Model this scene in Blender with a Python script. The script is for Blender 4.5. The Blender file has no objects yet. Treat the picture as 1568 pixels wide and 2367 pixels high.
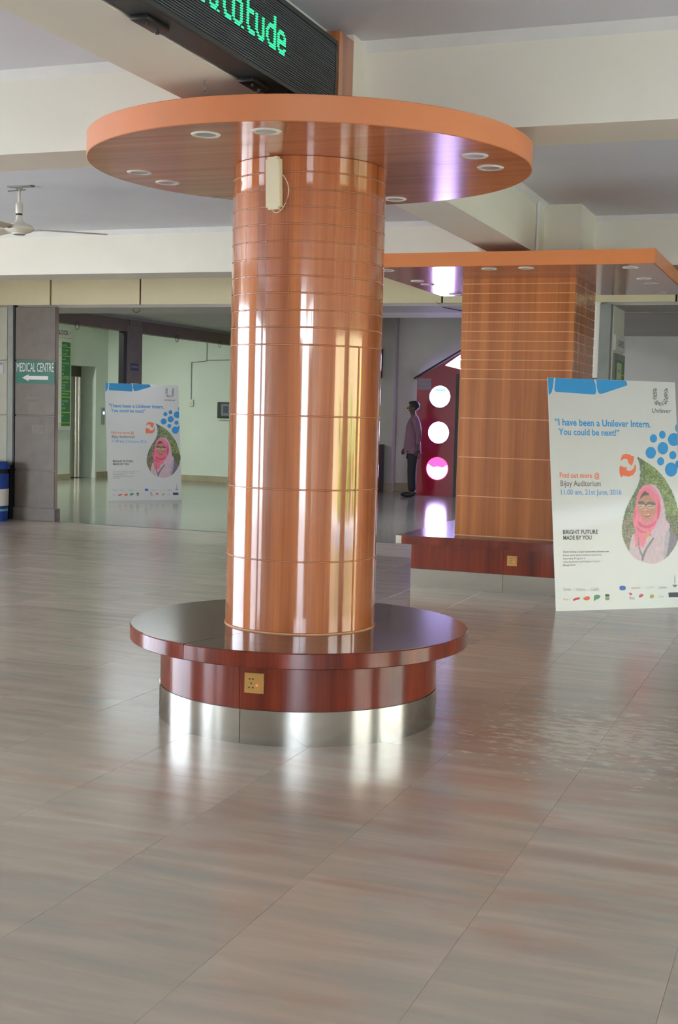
import bpy, bmesh, math, random
import numpy as np
from mathutils import Vector, Matrix
random.seed(7)
C = bpy.context.scene.collection
R_ = math.radians
# ------------------------------------------------------------ camera, world, light, exposure
cd = bpy.data.cameras.new('camera'); cam = bpy.data.objects.new('camera', cd); C.objects.link(cam)
FPX, PITCH, ROLL, YAW, EYE = 3001.3, 4.466, 1.469, 20.578, 1.55
cd.sensor_fit = 'VERTICAL'; cd.sensor_height = 36.0; cd.lens = FPX / 2367 * 36.0
_y, _p, _r = R_(YAW), R_(PITCH), R_(ROLL)
F = Vector((-math.sin(_y) * math.cos(_p), math.cos(_y) * math.cos(_p), -math.sin(_p)))
RR = Vector((math.cos(_y), math.sin(_y), 0)); UU = RR.cross(F)
R2 = RR * math.cos(_r) + UU * math.sin(_r); U2 = -RR * math.sin(_r) + UU * math.cos(_r)
cam.matrix_world = Matrix(((R2.x, U2.x, -F.x, 0), (R2.y, U2.y, -F.y, 0), (R2.z, U2.z, -F.z, EYE), (0, 0, 0, 1)))
cd.clip_end = 300
sc = bpy.context.scene; sc.camera = cam
W = bpy.data.worlds.new('sky'); sc.world = W; W.use_nodes = True
nt = W.node_tree; bg = nt.nodes['Background']
tc = nt.nodes.new('ShaderNodeTexCoord'); sx = nt.nodes.new('ShaderNodeSeparateXYZ'); cr = nt.nodes.new('ShaderNodeValToRGB')
nt.links.new(tc.outputs['Generated'], sx.inputs[0]); nt.links.new(sx.outputs['Z'], cr.inputs[0])
cr.color_ramp.elements[0].position = 0.0; cr.color_ramp.elements[0].color = (0.82, 0.91, 1.0, 1)
cr.color_ramp.elements[1].position = 0.7; cr.color_ramp.elements[1].color = (0.52, 0.70, 1.0, 1)
nt.links.new(cr.outputs[0], bg.inputs[0]); bg.inputs[1].default_value = 14.0
sd = bpy.data.lights.new('sun', 'SUN'); sd.energy = 44.0; sd.angle = R_(0.6); sd.color = (0.97, 0.98, 1.0)
sun = bpy.data.objects.new('sun', sd); C.objects.link(sun)
sun.rotation_euler = Vector((0.80, 0.42, -0.88)).to_track_quat('-Z', 'Y').to_euler()   # late morning sun from the left, a little behind
sc.view_settings.view_transform = 'Standard'; sc.view_settings.look = 'None'
sc.view_settings.exposure = 0.50; sc.view_settings.gamma = 1.0; sc.view_settings.use_curve_mapping = False
sc.cycles.max_bounces = 10; sc.cycles.diffuse_bounces = 7; sc.cycles.glossy_bounces = 4
sc.cycles.sample_clamp_indirect = 25.0; sc.cycles.use_denoising = True
sc.cycles.caustics_reflective = False; sc.cycles.caustics_refractive = False

# ------------------------------------------------------------ materials
def s2l(c):
    return tuple((x / 255 / 12.92) if x / 255 <= 0.04045 else ((x / 255 + 0.055) / 1.055) ** 2.4 for x in c)
def new_mat(name):
    m = bpy.data.materials.new(name); m.use_nodes = True
    return m, m.node_tree, m.node_tree.nodes['Principled BSDF']
def mat(name, rgb, rough=0.5, metal=0.0, var=0.06, scale=6.0, spec=0.5, coat=0.0, bump=0.0, stretch=(1, 1, 1), detail=4, bscale=None):
    """plain colour broken up by a little procedural noise"""
    m, t, b = new_mat(name); c = s2l(rgb)
    tcn = t.nodes.new('ShaderNodeTexCoord'); mp = t.nodes.new('ShaderNodeMapping'); mp.inputs['Scale'].default_value = stretch
    n = t.nodes.new('ShaderNodeTexNoise'); n.inputs['Scale'].default_value = scale; n.inputs['Detail'].default_value = detail
    r = t.nodes.new('ShaderNodeValToRGB')
    r.color_ramp.elements[0].position = 0.3; r.color_ramp.elements[1].position = 0.7
    r.color_ramp.elements[0].color = tuple(x * (1 - var) for x in c) + (1,)
    r.color_ramp.elements[1].color = tuple(min(1, x * (1 + var)) for x in c) + (1,)
    t.links.new(tcn.outputs['Object'], mp.inputs[0]); t.links.new(mp.outputs[0], n.inputs[0]); t.links.new(n.outputs['Fac'], r.inputs[0])
    t.links.new(r.outputs[0], b.inputs['Base Color'])
    b.inputs['Roughness'].default_value = rough; b.inputs['Metallic'].default_value = metal
    b.inputs['Specular IOR Level'].default_value = spec; b.inputs['Coat Weight'].default_value = coat; b.inputs['Coat Roughness'].default_value = 0.05
    if bump:
        n2 = t.nodes.new('ShaderNodeTexNoise'); n2.inputs['Scale'].default_value = bscale or scale * 6; n2.inputs['Detail'].default_value = 5
        t.links.new(mp.outputs[0], n2.inputs[0])
        bp = t.nodes.new('ShaderNodeBump'); bp.inputs['Strength'].default_value = bump; bp.inputs['Distance'].default_value = 0.01
        t.links.new(n2.outputs['Fac'], bp.inputs['Height']); t.links.new(bp.outputs[0], b.inputs['Normal'])
    return m
def wood(name, dark, light, rough=0.12, stretch=(9, 9, 0.25), coat=0.0, fine=(120, 120, 2.0), spec=0.5, bump=0.0):
    m, t, b = new_mat(name)
    tcn = t.nodes.new('ShaderNodeTexCoord')
    geo = t.nodes.new('ShaderNodeNewGeometry')
    mp = t.nodes.new('ShaderNodeMapping'); mp.inputs['Scale'].default_value = stretch
    mp2 = t.nodes.new('ShaderNodeMapping'); mp2.inputs['Scale'].default_value = fine
    n = t.nodes.new('ShaderNodeTexNoise'); n.inputs['Scale'].default_value = 1.0; n.inputs['Detail'].default_value = 3; n.inputs['Distortion'].default_value = 0.3
    n2 = t.nodes.new('ShaderNodeTexNoise'); n2.inputs['Scale'].default_value = 1.0; n2.inputs['Detail'].default_value = 3
    t.links.new(geo.outputs['Position'], mp.inputs[0]); t.links.new(geo.outputs['Position'], mp2.inputs[0])
    t.links.new(mp.outputs[0], n.inputs[0]); t.links.new(mp2.outputs[0], n2.inputs[0])
    ma = t.nodes.new('ShaderNodeMath'); ma.operation = 'MULTIPLY_ADD'; ma.inputs[1].default_value = 0.35
    t.links.new(n2.outputs['Fac'], ma.inputs[0]); t.links.new(n.outputs['Fac'], ma.inputs[2])
    r = t.nodes.new('ShaderNodeValToRGB'); r.color_ramp.elements[0].position = 0.46; r.color_ramp.elements[1].position = 0.90
    r.color_ramp.elements[0].color = s2l(dark) + (1,); r.color_ramp.elements[1].color = s2l(light) + (1,)
    t.links.new(ma.outputs[0], r.inputs[0]); t.links.new(r.outputs[0], b.inputs['Base Color'])
    b.inputs['Roughness'].default_value = rough; b.inputs['Specular IOR Level'].default_value = spec
    b.inputs['Coat Weight'].default_value = coat; b.inputs['Coat Roughness'].default_value = 0.04
    if bump:
        bp = t.nodes.new('ShaderNodeBump'); bp.inputs['Strength'].default_value = bump; bp.inputs['Distance'].default_value = 0.004
        n3 = t.nodes.new('ShaderNodeTexNoise'); n3.inputs['Scale'].default_value = 9; n3.inputs['Detail'].default_value = 2
        t.links.new(geo.outputs['Position'], n3.inputs[0]); t.links.new(n3.outputs['Fac'], bp.inputs['Height']); t.links.new(bp.outputs[0], b.inputs['Normal'])
    return m
def emit(name, rgb, strength):
    m, t, b = new_mat(name); c = s2l(rgb)
    b.inputs['Base Color'].default_value = c + (1,); b.inputs['Emission Color'].default_value = c + (1,); b.inputs['Emission Strength'].default_value = strength
    return m
def floor_mat(name, a, bb, cc, rough):
    m, t, b = new_mat(name)
    geo = t.nodes.new('ShaderNodeNewGeometry'); oi = t.nodes.new('ShaderNodeObjectInfo')
    add = t.nodes.new('ShaderNodeVectorMath'); add.operation = 'ADD'
    cmb = t.nodes.new('ShaderNodeCombineXYZ'); mu = t.nodes.new('ShaderNodeMath'); mu.operation = 'MULTIPLY'; mu.inputs[1].default_value = 37.0
    t.links.new(oi.outputs['Random'], mu.inputs[0]); t.links.new(mu.outputs[0], cmb.inputs[2])
    t.links.new(geo.outputs['Position'], add.inputs[0]); t.links.new(cmb.outputs[0], add.inputs[1])
    mp = t.nodes.new('ShaderNodeMapping'); mp.inputs['Scale'].default_value = (1.3, 10.0, 1.0); mp.inputs['Rotation'].default_value = (0, 0, R_(-3))
    n = t.nodes.new('ShaderNodeTexNoise'); n.inputs['Scale'].default_value = 1.0; n.inputs['Detail'].default_value = 5; n.inputs['Roughness'].default_value = 0.55; n.inputs['Distortion'].default_value = 0.4
    t.links.new(add.outputs[0], mp.inputs[0]); t.links.new(mp.outputs[0], n.inputs[0])
    r = t.nodes.new('ShaderNodeValToRGB'); e = r.color_ramp.elements; e[0].position = 0.28; e[1].position = 0.74
    e[0].color = s2l(a) + (1,); e[1].color = s2l(cc) + (1,); k = e.new(0.5); k.color = s2l(bb) + (1,)
    t.links.new(n.outputs['Fac'], r.inputs[0])
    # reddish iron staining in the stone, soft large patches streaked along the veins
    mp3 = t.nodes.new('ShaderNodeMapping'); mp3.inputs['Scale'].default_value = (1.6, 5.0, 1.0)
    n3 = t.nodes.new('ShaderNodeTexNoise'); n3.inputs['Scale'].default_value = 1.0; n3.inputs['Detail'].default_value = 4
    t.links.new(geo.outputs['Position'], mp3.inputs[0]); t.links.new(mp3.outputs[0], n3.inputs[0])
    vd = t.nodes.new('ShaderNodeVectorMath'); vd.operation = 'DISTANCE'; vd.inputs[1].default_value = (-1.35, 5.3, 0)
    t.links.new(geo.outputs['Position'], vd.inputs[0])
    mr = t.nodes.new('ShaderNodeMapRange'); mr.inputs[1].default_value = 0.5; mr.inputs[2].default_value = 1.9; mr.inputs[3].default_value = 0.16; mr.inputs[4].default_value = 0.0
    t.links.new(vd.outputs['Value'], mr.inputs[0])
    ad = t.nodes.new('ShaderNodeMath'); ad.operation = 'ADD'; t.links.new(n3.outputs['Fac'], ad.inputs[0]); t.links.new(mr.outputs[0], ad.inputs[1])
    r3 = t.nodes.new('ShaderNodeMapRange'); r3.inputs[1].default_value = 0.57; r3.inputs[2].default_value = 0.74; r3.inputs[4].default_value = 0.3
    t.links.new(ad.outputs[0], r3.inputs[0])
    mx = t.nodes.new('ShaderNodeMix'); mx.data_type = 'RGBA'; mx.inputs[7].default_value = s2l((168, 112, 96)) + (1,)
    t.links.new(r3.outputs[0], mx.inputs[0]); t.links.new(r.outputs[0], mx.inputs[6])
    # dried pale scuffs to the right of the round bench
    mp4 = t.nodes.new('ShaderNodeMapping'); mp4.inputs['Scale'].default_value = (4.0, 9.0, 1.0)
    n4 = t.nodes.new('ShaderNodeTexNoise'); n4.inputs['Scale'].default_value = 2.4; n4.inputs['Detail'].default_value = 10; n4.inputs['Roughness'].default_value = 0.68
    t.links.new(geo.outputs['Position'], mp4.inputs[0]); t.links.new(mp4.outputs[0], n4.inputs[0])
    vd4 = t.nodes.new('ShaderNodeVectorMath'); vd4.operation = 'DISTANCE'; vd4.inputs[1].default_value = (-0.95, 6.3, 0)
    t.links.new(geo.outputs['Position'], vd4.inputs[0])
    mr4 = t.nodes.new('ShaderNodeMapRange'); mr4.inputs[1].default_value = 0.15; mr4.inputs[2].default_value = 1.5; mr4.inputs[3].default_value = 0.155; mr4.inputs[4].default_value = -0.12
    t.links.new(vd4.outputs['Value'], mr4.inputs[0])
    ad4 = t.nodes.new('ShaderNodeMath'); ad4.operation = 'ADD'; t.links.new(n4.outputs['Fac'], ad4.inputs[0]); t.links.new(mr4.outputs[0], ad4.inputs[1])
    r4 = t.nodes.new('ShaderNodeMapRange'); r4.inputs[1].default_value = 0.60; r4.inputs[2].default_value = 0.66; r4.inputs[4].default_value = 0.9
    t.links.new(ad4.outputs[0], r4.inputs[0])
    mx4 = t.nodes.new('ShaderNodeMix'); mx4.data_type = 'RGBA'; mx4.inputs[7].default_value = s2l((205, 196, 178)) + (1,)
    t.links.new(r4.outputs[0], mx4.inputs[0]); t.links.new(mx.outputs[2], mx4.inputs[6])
    tv = t.nodes.new('ShaderNodeMapRange'); tv.inputs[3].default_value = 0.93; tv.inputs[4].default_value = 1.05; t.links.new(oi.outputs['Random'], tv.inputs[0])
    hs = t.nodes.new('ShaderNodeHueSaturation'); t.links.new(tv.outputs[0], hs.inputs['Value']); t.links.new(mx4.outputs[2], hs.inputs['Color'])
    t.links.new(hs.outputs[0], b.inputs['Base Color'])
    # gloss wanders a little, tiny undulation of the polish
    rr = t.nodes.new('ShaderNodeMapRange'); rr.inputs[3].default_value = rough * 0.8; rr.inputs[4].default_value = rough * 1.35
    t.links.new(n.outputs['Fac'], rr.inputs[0]); t.links.new(rr.outputs[0], b.inputs['Roughness'])
    b.inputs['Specular IOR Level'].default_value = 0.6
    return m
M = {}
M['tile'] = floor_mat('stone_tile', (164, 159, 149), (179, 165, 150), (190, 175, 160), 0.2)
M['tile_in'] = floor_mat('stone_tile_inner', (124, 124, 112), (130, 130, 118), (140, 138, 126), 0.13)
M['grout'] = mat('grout', (158, 143, 128), 0.5)
M['ceil'] = mat('ceiling_paint', (220, 224, 234), 0.85, var=0.04, scale=0.9, bump=0.15, bscale=30)
M['beam'] = mat('beam_cream_paint', (230, 226, 214), 0.6, var=0.035, scale=1.2, bump=0.1, bscale=20)
M['trimw'] = mat('cornice_white', (228, 230, 230), 0.6, var=0.03)
M['wall'] = mat('wall_offwhite', (214, 212, 206), 0.6, var=0.06, scale=1.3)
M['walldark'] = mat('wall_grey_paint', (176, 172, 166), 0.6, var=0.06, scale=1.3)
M['mint'] = mat('wall_mint', (216, 224, 214), 0.5, var=0.05, scale=0.8)
M['skirt'] = mat('skirting_tile', (168, 156, 132), 0.35, var=0.1, scale=5)
M['panel'] = mat('header_cream_panel', (216, 204, 166), 0.45, var=0.05, scale=1.1)
M['brownbeam'] = mat('brown_beam_paint', (112, 98, 84), 0.6, var=0.1, scale=3)
M['pillar'] = mat('pillar_stone_tile', (116, 105, 96), 0.42, var=0.12, scale=7, detail=8)
M['creamtile'] = mat('cream_wall_tile', (186, 184, 168), 0.3, var=0.05, scale=3)
M['dark'] = mat('dark_metal', (38, 40, 40), 0.45, var=0.1)
M['greysteel'] = mat('grey_shutter_steel', (140, 143, 136), 0.4, metal=0.3, var=0.08)
M['wood'] = wood('veneer_orange', (140, 72, 34), (200, 120, 66), rough=0.09, stretch=(11, 11, 0.35), coat=0.7, spec=0.6)
M['wood2'] = wood('veneer_square', (136, 76, 40), (196, 122, 66), rough=0.16, stretch=(10, 10, 0.18), coat=0.1)
M['groove'] = mat('veneer_groove', (216, 160, 118), 0.5, var=0.08)
M['groove2'] = mat('veneer_groove_round', (176, 118, 82), 0.4, var=0.15)
M['rim'] = mat('canopy_edge_laminate', (210, 128, 82), 0.42, var=0.05, scale=1.5, coat=0.15)
M['rim2'] = mat('canopy_edge_laminate_square', (206, 122, 66), 0.42, var=0.05, scale=1.5, coat=0.15)
M['soffit'] = wood('canopy_soffit_laminate', (176, 106, 72), (204, 128, 90), rough=0.13, stretch=(0.6, 14, 1), fine=(3, 160, 1), coat=0.0, spec=0.45)
M['bench'] = wood('mahogany', (82, 20, 6), (138, 48, 20), rough=0.16, stretch=(7, 7, 0.6), coat=0.3)
M['benchtop'] = wood('mahogany_top', (78, 54, 46), (112, 84, 74), rough=0.17, stretch=(1.2, 10, 1), fine=(6, 150, 1), coat=0.3)
M['steel'] = mat('brushed_steel', (190, 186, 176), 0.15, metal=1.0, var=0.05, scale=3)
M['chrome'] = mat('polished_steel', (220, 215, 205), 0.12, metal=1.0, var=0.02)
M['white'] = mat('white_plastic', (226, 224, 218), 0.4, var=0.02)
M['lens'] = mat('frosted_lens', (176, 172, 166), 0.25, var=0.03)
M['cream'] = mat('cream_plastic', (224, 216, 184), 0.4, var=0.03)
M['gold'] = mat('gold_socket_plate', (196, 150, 84), 0.35, metal=0.35, var=0.05)
M['black'] = mat('black_plastic', (24, 22, 22), 0.4, var=0.1)
M['blackcab'] = mat('dark_cabinet_wood', (52, 42, 38), 0.4, var=0.15)
M['blue'] = mat('blue_bin_plastic', (30, 72, 168), 0.35, var=0.05)
M['blueband'] = mat('light_blue_band', (120, 190, 210), 0.5)
M['navy'] = mat('navy_print', (52, 60, 92), 0.5)
M['ledbox'] = mat('led_housing', (52, 56, 58), 0.5, var=0.08)
M['ledface'] = mat('led_face', (34, 40, 46), 0.45, var=0.1)
M['louver'] = mat('led_louver', (118, 124, 132), 0.4, var=0.05)
M['ledglow'] = emit('led_green_lit', (40, 255, 140), 1.6)
M['redlit'] = emit('red_indicator', (255, 70, 30), 3.0)
M['bluelit'] = emit('blue_display', (120, 140, 255), 4.0)
M['red'] = mat('booth_red_laminate', (150, 12, 44), 0.3, var=0.06)
M['booth_white'] = emit('booth_lit_acrylic', (192, 180, 255), 24.0)
M['booth_cyan'] = emit('booth_lit_cyan', (120, 235, 235), 1.3)
M['booth_pink'] = emit('booth_lit_pink', (255, 84, 160), 1.3)
M['screenlit'] = emit('screen_lit', (120, 110, 190), 0.9)
M['green'] = mat('sign_green', (28, 112, 92), 0.4, var=0.04)
M['green2'] = mat('board_green', (34, 122, 62), 0.35, var=0.04)
M['lime'] = mat('board_lime', (190, 214, 40), 0.5, var=0.02)
M['print_white'] = mat('print_white', (232, 232, 228), 0.5, var=0.02)
M['print_dark'] = mat('print_dark', (70, 68, 84), 0.5, var=0.02)
M['print_grey'] = mat('print_grey', (120, 118, 122), 0.5, var=0.02)
M['print_sky'] = mat('print_sky_blue', (40, 148, 214), 0.5, var=0.02)
M['print_pale'] = mat('print_pale_blue', (110, 164, 222), 0.5, var=0.02)
M['print_orange'] = mat('print_orange', (238, 118, 84), 0.5, var=0.02)
M['posterboard'] = mat('poster_board', (208, 208, 207), 0.3, var=0.012, scale=2, coat=0.15)
M['foam'] = mat('poster_board_edge', (236, 234, 226), 0.6)
M['wire'] = mat('dark_wire', (60, 58, 52), 0.5)
M['wirew'] = mat('white_cable', (226, 214, 196), 0.5)
M['skin'] = mat('skin', (84, 54, 44), 0.5)
M['hair'] = mat('hair', (18, 15, 15), 0.6)
M['shirt'] = mat('shirt_mauve', (120, 84, 104), 0.8, scale=30, var=0.12)
M['trousers'] = mat('trousers_dark', (34, 30, 38), 0.8)
M['shoe'] = mat('shoe_black', (22, 20, 20), 0.4)
M['fanw'] = mat('fan_enamel', (226, 222, 212), 0.25, var=0.02)
M['blade'] = mat('fan_blade', (196, 184, 166), 0.4, var=0.03)
M['ground'] = mat('outside_paving', (176, 174, 166), 0.8)
M['yellow'] = mat('garden_wall_render', (170, 156, 116), 0.8)
M['yellow2'] = mat('yellow_panel_paint', (222, 178, 50), 0.6)
M['brickred'] = mat('terracotta_paint', (190, 100, 70), 0.7)
M['leaf'] = mat('leaf', (96, 128, 52), 0.7, var=0.3)
m, t, b = new_mat('printed_artwork'); a = t.nodes.new('ShaderNodeAttribute'); a.attribute_name = 'Col'
t.links.new(a.outputs['Color'], b.inputs['Base Color']); b.inputs['Roughness'].default_value = 0.3; M['art'] = m

# ------------------------------------------------------------ builders
ORG = {}
def tag(o, label, cat=None, group=None, kind=None):
    if label: o['label'] = label
    if cat: o['category'] = cat
    if group: o['group'] = group
    if kind: o['kind'] = kind
    return o
def empty(name, loc, label, cat, group=None):
    o = bpy.data.objects.new(name, None); C.objects.link(o); o.location = loc; o.empty_display_size = 0.1
    ORG[o] = Vector(loc); return tag(o, label, cat, group)
class MB:
    def __init__(s): s.v = []; s.f = []; s.sm = []
    def add(s, vs, fs, smooth=False):
        n = len(s.v); s.v += [tuple(v) for v in vs]
        for f in fs: s.f.append(tuple(i + n for i in f)); s.sm.append(smooth)
        return s
    def box(s, x0, x1, y0, y1, z0, z1, bev=0.0):
        if bev <= 0:
            return s.add([(x0, y0, z0), (x1, y0, z0), (x1, y1, z0), (x0, y1, z0), (x0, y0, z1), (x1, y0, z1), (x1, y1, z1), (x0, y1, z1)],
                         [(0, 3, 2, 1), (4, 5, 6, 7), (0, 1, 5, 4), (1, 2, 6, 5), (2, 3, 7, 6), (3, 0, 4, 7)])
        bm = bmesh.new(); bmesh.ops.create_cube(bm, size=1)
        for v in bm.verts: v.co = ((x0 + x1) / 2 + v.co.x * (x1 - x0), (y0 + y1) / 2 + v.co.y * (y1 - y0), (z0 + z1) / 2 + v.co.z * (z1 - z0))
        bmesh.ops.bevel(bm, geom=bm.edges[:], offset=bev, segments=2, affect='EDGES', profile=0.5)
        bm.verts.index_update(); s.add([v.co[:] for v in bm.verts], [[v.index for v in f.verts] for f in bm.faces]); bm.free(); return s
    def prism(s, pts, axis, a0, a1):
        """polygon (list of 2D points, CCW) extruded along axis x, y or z"""
        def p(q, a):
            if axis == 'x': return (a, q[0], q[1])
            if axis == 'y': return (q[0], a, q[1])
            return (q[0], q[1], a)
        n = len(pts)
        return s.add([p(q, a0) for q in pts] + [p(q, a1) for q in pts],
                     [tuple(range(n))[::-1], tuple(range(n, 2 * n))] + [(i, (i + 1) % n, n + (i + 1) % n, n + i) for i in range(n)])
    def lathe(s, prof, c, a0=0.0, a1=360.0, n=64, smooth=True, axis='z'):
        """closed profile [(r, z)...] swept about a vertical axis through c"""
        full = abs(a1 - a0 - 360) < 1e-6; m_ = n if full else n + 1; k = len(prof); vs = []
        for i in range(m_):
            a = R_(a0 + (a1 - a0) * i / n)
            for r, z in prof:
                if axis == 'z': vs.append((c[0] + r * math.cos(a), c[1] + r * math.sin(a), c[2] + z))
                elif axis == 'y': vs.append((c[0] + r * math.cos(a), c[1] + z, c[2] + r * math.sin(a)))
                else: vs.append((c[0] + z, c[1] + r * math.cos(a), c[2] + r * math.sin(a)))
        fs = []
        for i in range(n):
            j = (i + 1) % m_
            for q in range(k): fs.append((i * k + q, j * k + q, j * k + (q + 1) % k, i * k + (q + 1) % k))
        if not full: fs += [tuple(range(k))[::-1], tuple(n * k + q for q in range(k))]
        s.add(vs, fs, False)
        if smooth:
            for q in range(len(fs) - (0 if full else 2)): s.sm[len(s.sm) - len(fs) + q] = True
        return s
    def tube(s, pts, r, n=8):
        pts = [Vector(p) for p in pts]; rings = []; up = Vector((0, 0, 1))
        for i, p in enumerate(pts):
            d = (pts[min(i + 1, len(pts) - 1)] - pts[max(i - 1, 0)]).normalized()
            a = d.cross(up) if abs(d.z) < 0.9 else d.cross(Vector((1, 0, 0)))
            a.normalize(); b_ = d.cross(a); rr = r[i] if isinstance(r, (list, tuple)) else r
            rings.append([p + (a * math.cos(2 * math.pi * k / n) + b_ * math.sin(2 * math.pi * k / n)) * rr for k in range(n)])
        vs = [v for g in rings for v in g]; fs = []
        for i in range(len(rings) - 1):
            for k in range(n): fs.append((i * n + k, i * n + (k + 1) % n, (i + 1) * n + (k + 1) % n, (i + 1) * n + k))
        fs += [tuple(range(n))[::-1], tuple((len(rings) - 1) * n + k for k in range(n))]
        return s.add(vs, fs, True)
    def sphere(s, c, r, n=12, sc3=(1, 1, 1)):
        vs = [(c[0], c[1], c[2] - r * sc3[2])]; fs = []; h = n // 2
        for i in range(1, h):
            t_ = math.pi * i / h
            for k in range(n): vs.append((c[0] + r * sc3[0] * math.sin(t_) * math.cos(2 * math.pi * k / n), c[1] + r * sc3[1] * math.sin(t_) * math.sin(2 * math.pi * k / n), c[2] - r * sc3[2] * math.cos(t_)))
        vs.append((c[0], c[1], c[2] + r * sc3[2])); L = len(vs) - 1
        for k in range(n): fs.append((0, 1 + (k + 1) % n, 1 + k)); fs.append((L, L - n + k, L - n + (k + 1) % n))
        for i in range(h - 2):
            for k in range(n): fs.append((1 + i * n + k, 1 + i * n + (k + 1) % n, 1 + (i + 1) * n + (k + 1) % n, 1 + (i + 1) * n + k))
        return s.add(vs, fs, True)
    def build(s, name, m, parent=None, label=None, cat=None, group=None, kind=None, local=False, weld=False):
        me = bpy.data.meshes.new(name)
        V = np.array(s.v, dtype=float)
        po = ORG.get(parent, Vector((0, 0, 0))) if parent is not None else Vector((0, 0, 0))
        if local: o_w = Vector((0, 0, 0)); po = Vector((0, 0, 0))
        else: o_w = Vector(((V[:, 0].min() + V[:, 0].max()) / 2, (V[:, 1].min() + V[:, 1].max()) / 2, V[:, 2].min()))
        me.from_pydata([tuple(v) for v in (V - np.array(o_w))], [], s.f)
        bm = bmesh.new(); bm.from_mesh(me); bmesh.ops.recalc_face_normals(bm, faces=bm.faces); bm.to_mesh(me); bm.free()
        me.polygons.foreach_set('use_smooth', s.sm); me.materials.append(m)
        if any(s.sm) and hasattr(me, 'set_sharp_from_angle'): me.set_sharp_from_angle(angle=R_(35))
        o = bpy.data.objects.new(name, me); C.objects.link(o)
        if parent is not None: o.parent = parent
        o.location = o_w - po
        ORG[o] = po + (o_w - po)
        return tag(o, label, cat, group, kind)
def box(name, m, x0, x1, y0, y1, z0, z1, parent=None, bev=0.0, **k):
    return MB().box(x0, x1, y0, y1, z0, z1, bev).build(name, m, parent, **k)
def struct(name, m, x0, x1, y0, y1, z0, z1, label, cat='structure', bev=0.0):
    return MB().box(x0, x1, y0, y1, z0, z1, bev).build(name, m, None, label=label, cat=cat, kind='structure')
def dup(o, parent=None):
    c = o.copy(); C.objects.link(c)
    if parent is not None: c.parent = parent
    for ch in list(o.children): dup(ch, c)
    return c
def text_mesh(s, width=None, height=None, bold=0.0, align='LEFT'):
    """flat mesh of a word, lower left corner at the origin, in the xy plane"""
    cu = bpy.data.curves.new('txt', 'FONT'); cu.body = s; cu.size = 1; cu.resolution_u = 3; cu.offset = bold
    o = bpy.data.objects.new('txt', cu); me = bpy.data.meshes.new_from_object(o)
    V = np.array([v.co[:] for v in me.vertices]); Fc = [tuple(p.vertices) for p in me.polygons]
    bpy.data.objects.remove(o); bpy.data.curves.remove(cu); bpy.data.meshes.remove(me)
    V[:, 0] -= V[:, 0].min()
    sx_ = width / V[:, 0].max() if width else None
    h = V[:, 1].max() - min(0, V[:, 1].min() * 0) if True else 1
    sy_ = height / h if height else sx_
    if sx_ is None: sx_ = sy_
    V[:, 0] *= sx_; V[:, 1] *= sy_
    return V, Fc
def text_on(mb, s, origin, ux, uy, width=None, height=None, bold=0.0):
    V, Fc = text_mesh(s, width, height, bold); O = Vector(origin); ux = Vector(ux); uy = Vector(uy)
    mb.add([tuple(O + ux * v[0] + uy * v[1]) for v in V], Fc); return mb

# ------------------------------------------------------------ large structure
HC = 3.38      # hall ceiling height
BZ = 2.93      # underside of the beams
YT = 14.58     # threshold line at the end of the hall
def beam_x(name, y0, y1, x0, x1, label):
    return MB().box(x0, x1, y0, y1, BZ, HC + 0.02).build(name, M['beam'], None, label=label, cat='beam', kind='structure')
floor = struct('floor', M['grout'], -13, 6, -7, YT, -0.12, -0.0012, 'hall floor of streaked grey brown stone tiles running to the threshold', 'floor')
TX0, TY0, TW, TL = -2.17, 2.985, 0.61, 0.905
def px_of(X, Y, Z=0):
    d = Vector((X, Y, Z - EYE)); z = d.dot(F)
    return (784 + FPX * d.dot(R2) / z, 1183.5 - FPX * d.dot(U2) / z, z)
tile_me = {}
rest = MB(); nt_ = 0
def tile_mb(x0, y0, w, l, z=0.0):
    g = 0.0005; b_ = 0.0006
    x1, y1, x0, y0 = x0 + w - g, y0 + l - g, x0 + g, y0 + g
    mb = MB(); vs = [(x0, y0, -0.0012), (x1, y0, -0.0012), (x1, y1, -0.0012), (x0, y1, -0.0012), (x0 + b_, y0 + b_, z), (x1 - b_, y0 + b_, z), (x1 - b_, y1 - b_, z), (x0 + b_, y1 - b_, z)]
    return mb.add(vs, [(4, 5, 6, 7), (0, 1, 5, 4), (1, 2, 6, 5), (2, 3, 7, 6), (3, 0, 4, 7)])
proto_tile = None
for i in range(-18, 14):
    for j in range(-12, 14):
        x0 = TX0 + i * TW; y0 = TY0 + j * TL; w, l = TW, TL
        if x0 >= 6 or x0 + w <= -13 or y0 >= YT or y0 + l <= -7: continue
        full = True
        if x0 < -13: w -= (-13 - x0); x0 = -13; full = False
        if x0 + w > 6: w = 6 - x0; full = False
        if y0 < -7: l -= (-7 - y0); y0 = -7; full = False
        if y0 + l > YT: l = YT - y0; full = False
        vis = False
        if y0 > 1.2:
            P = [px_of(x0 + a * w, y0 + b_ * l) for a in (0, .5, 1) for b_ in (0, .5, 1)]
            vis = any(p[2] > 0.5 and -30 < p[0] < 1600 and p[1] < 2400 for p in P)
        if vis:
            if full:
                if proto_tile is None:
                    proto_tile = tile_mb(x0, y0, w, l).build('tile', M['tile'], floor); o = proto_tile; base = (x0, y0)
                    ploc = o.location.copy()
                else:
                    o = proto_tile.copy(); C.objects.link(o); o.parent = floor
                    o.location = ploc + Vector((x0 - base[0], y0 - base[1], 0))
            else: tile_mb(x0, y0, w, l).build('tile', M['tile'], floor)
            nt_ += 1
        else:
            q = tile_mb(x0, y0, w, l); rest.add(q.v, q.f)
rest.build('tile_field', M['tile'], floor, kind='stuff')
print('floor tiles', nt_)
ceiling = struct('ceiling', M['ceil'], -13, 6, -7, YT + 0.4, HC, HC + 0.2, 'flat painted concrete ceiling of the hall above the beams', 'ceiling')
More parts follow.
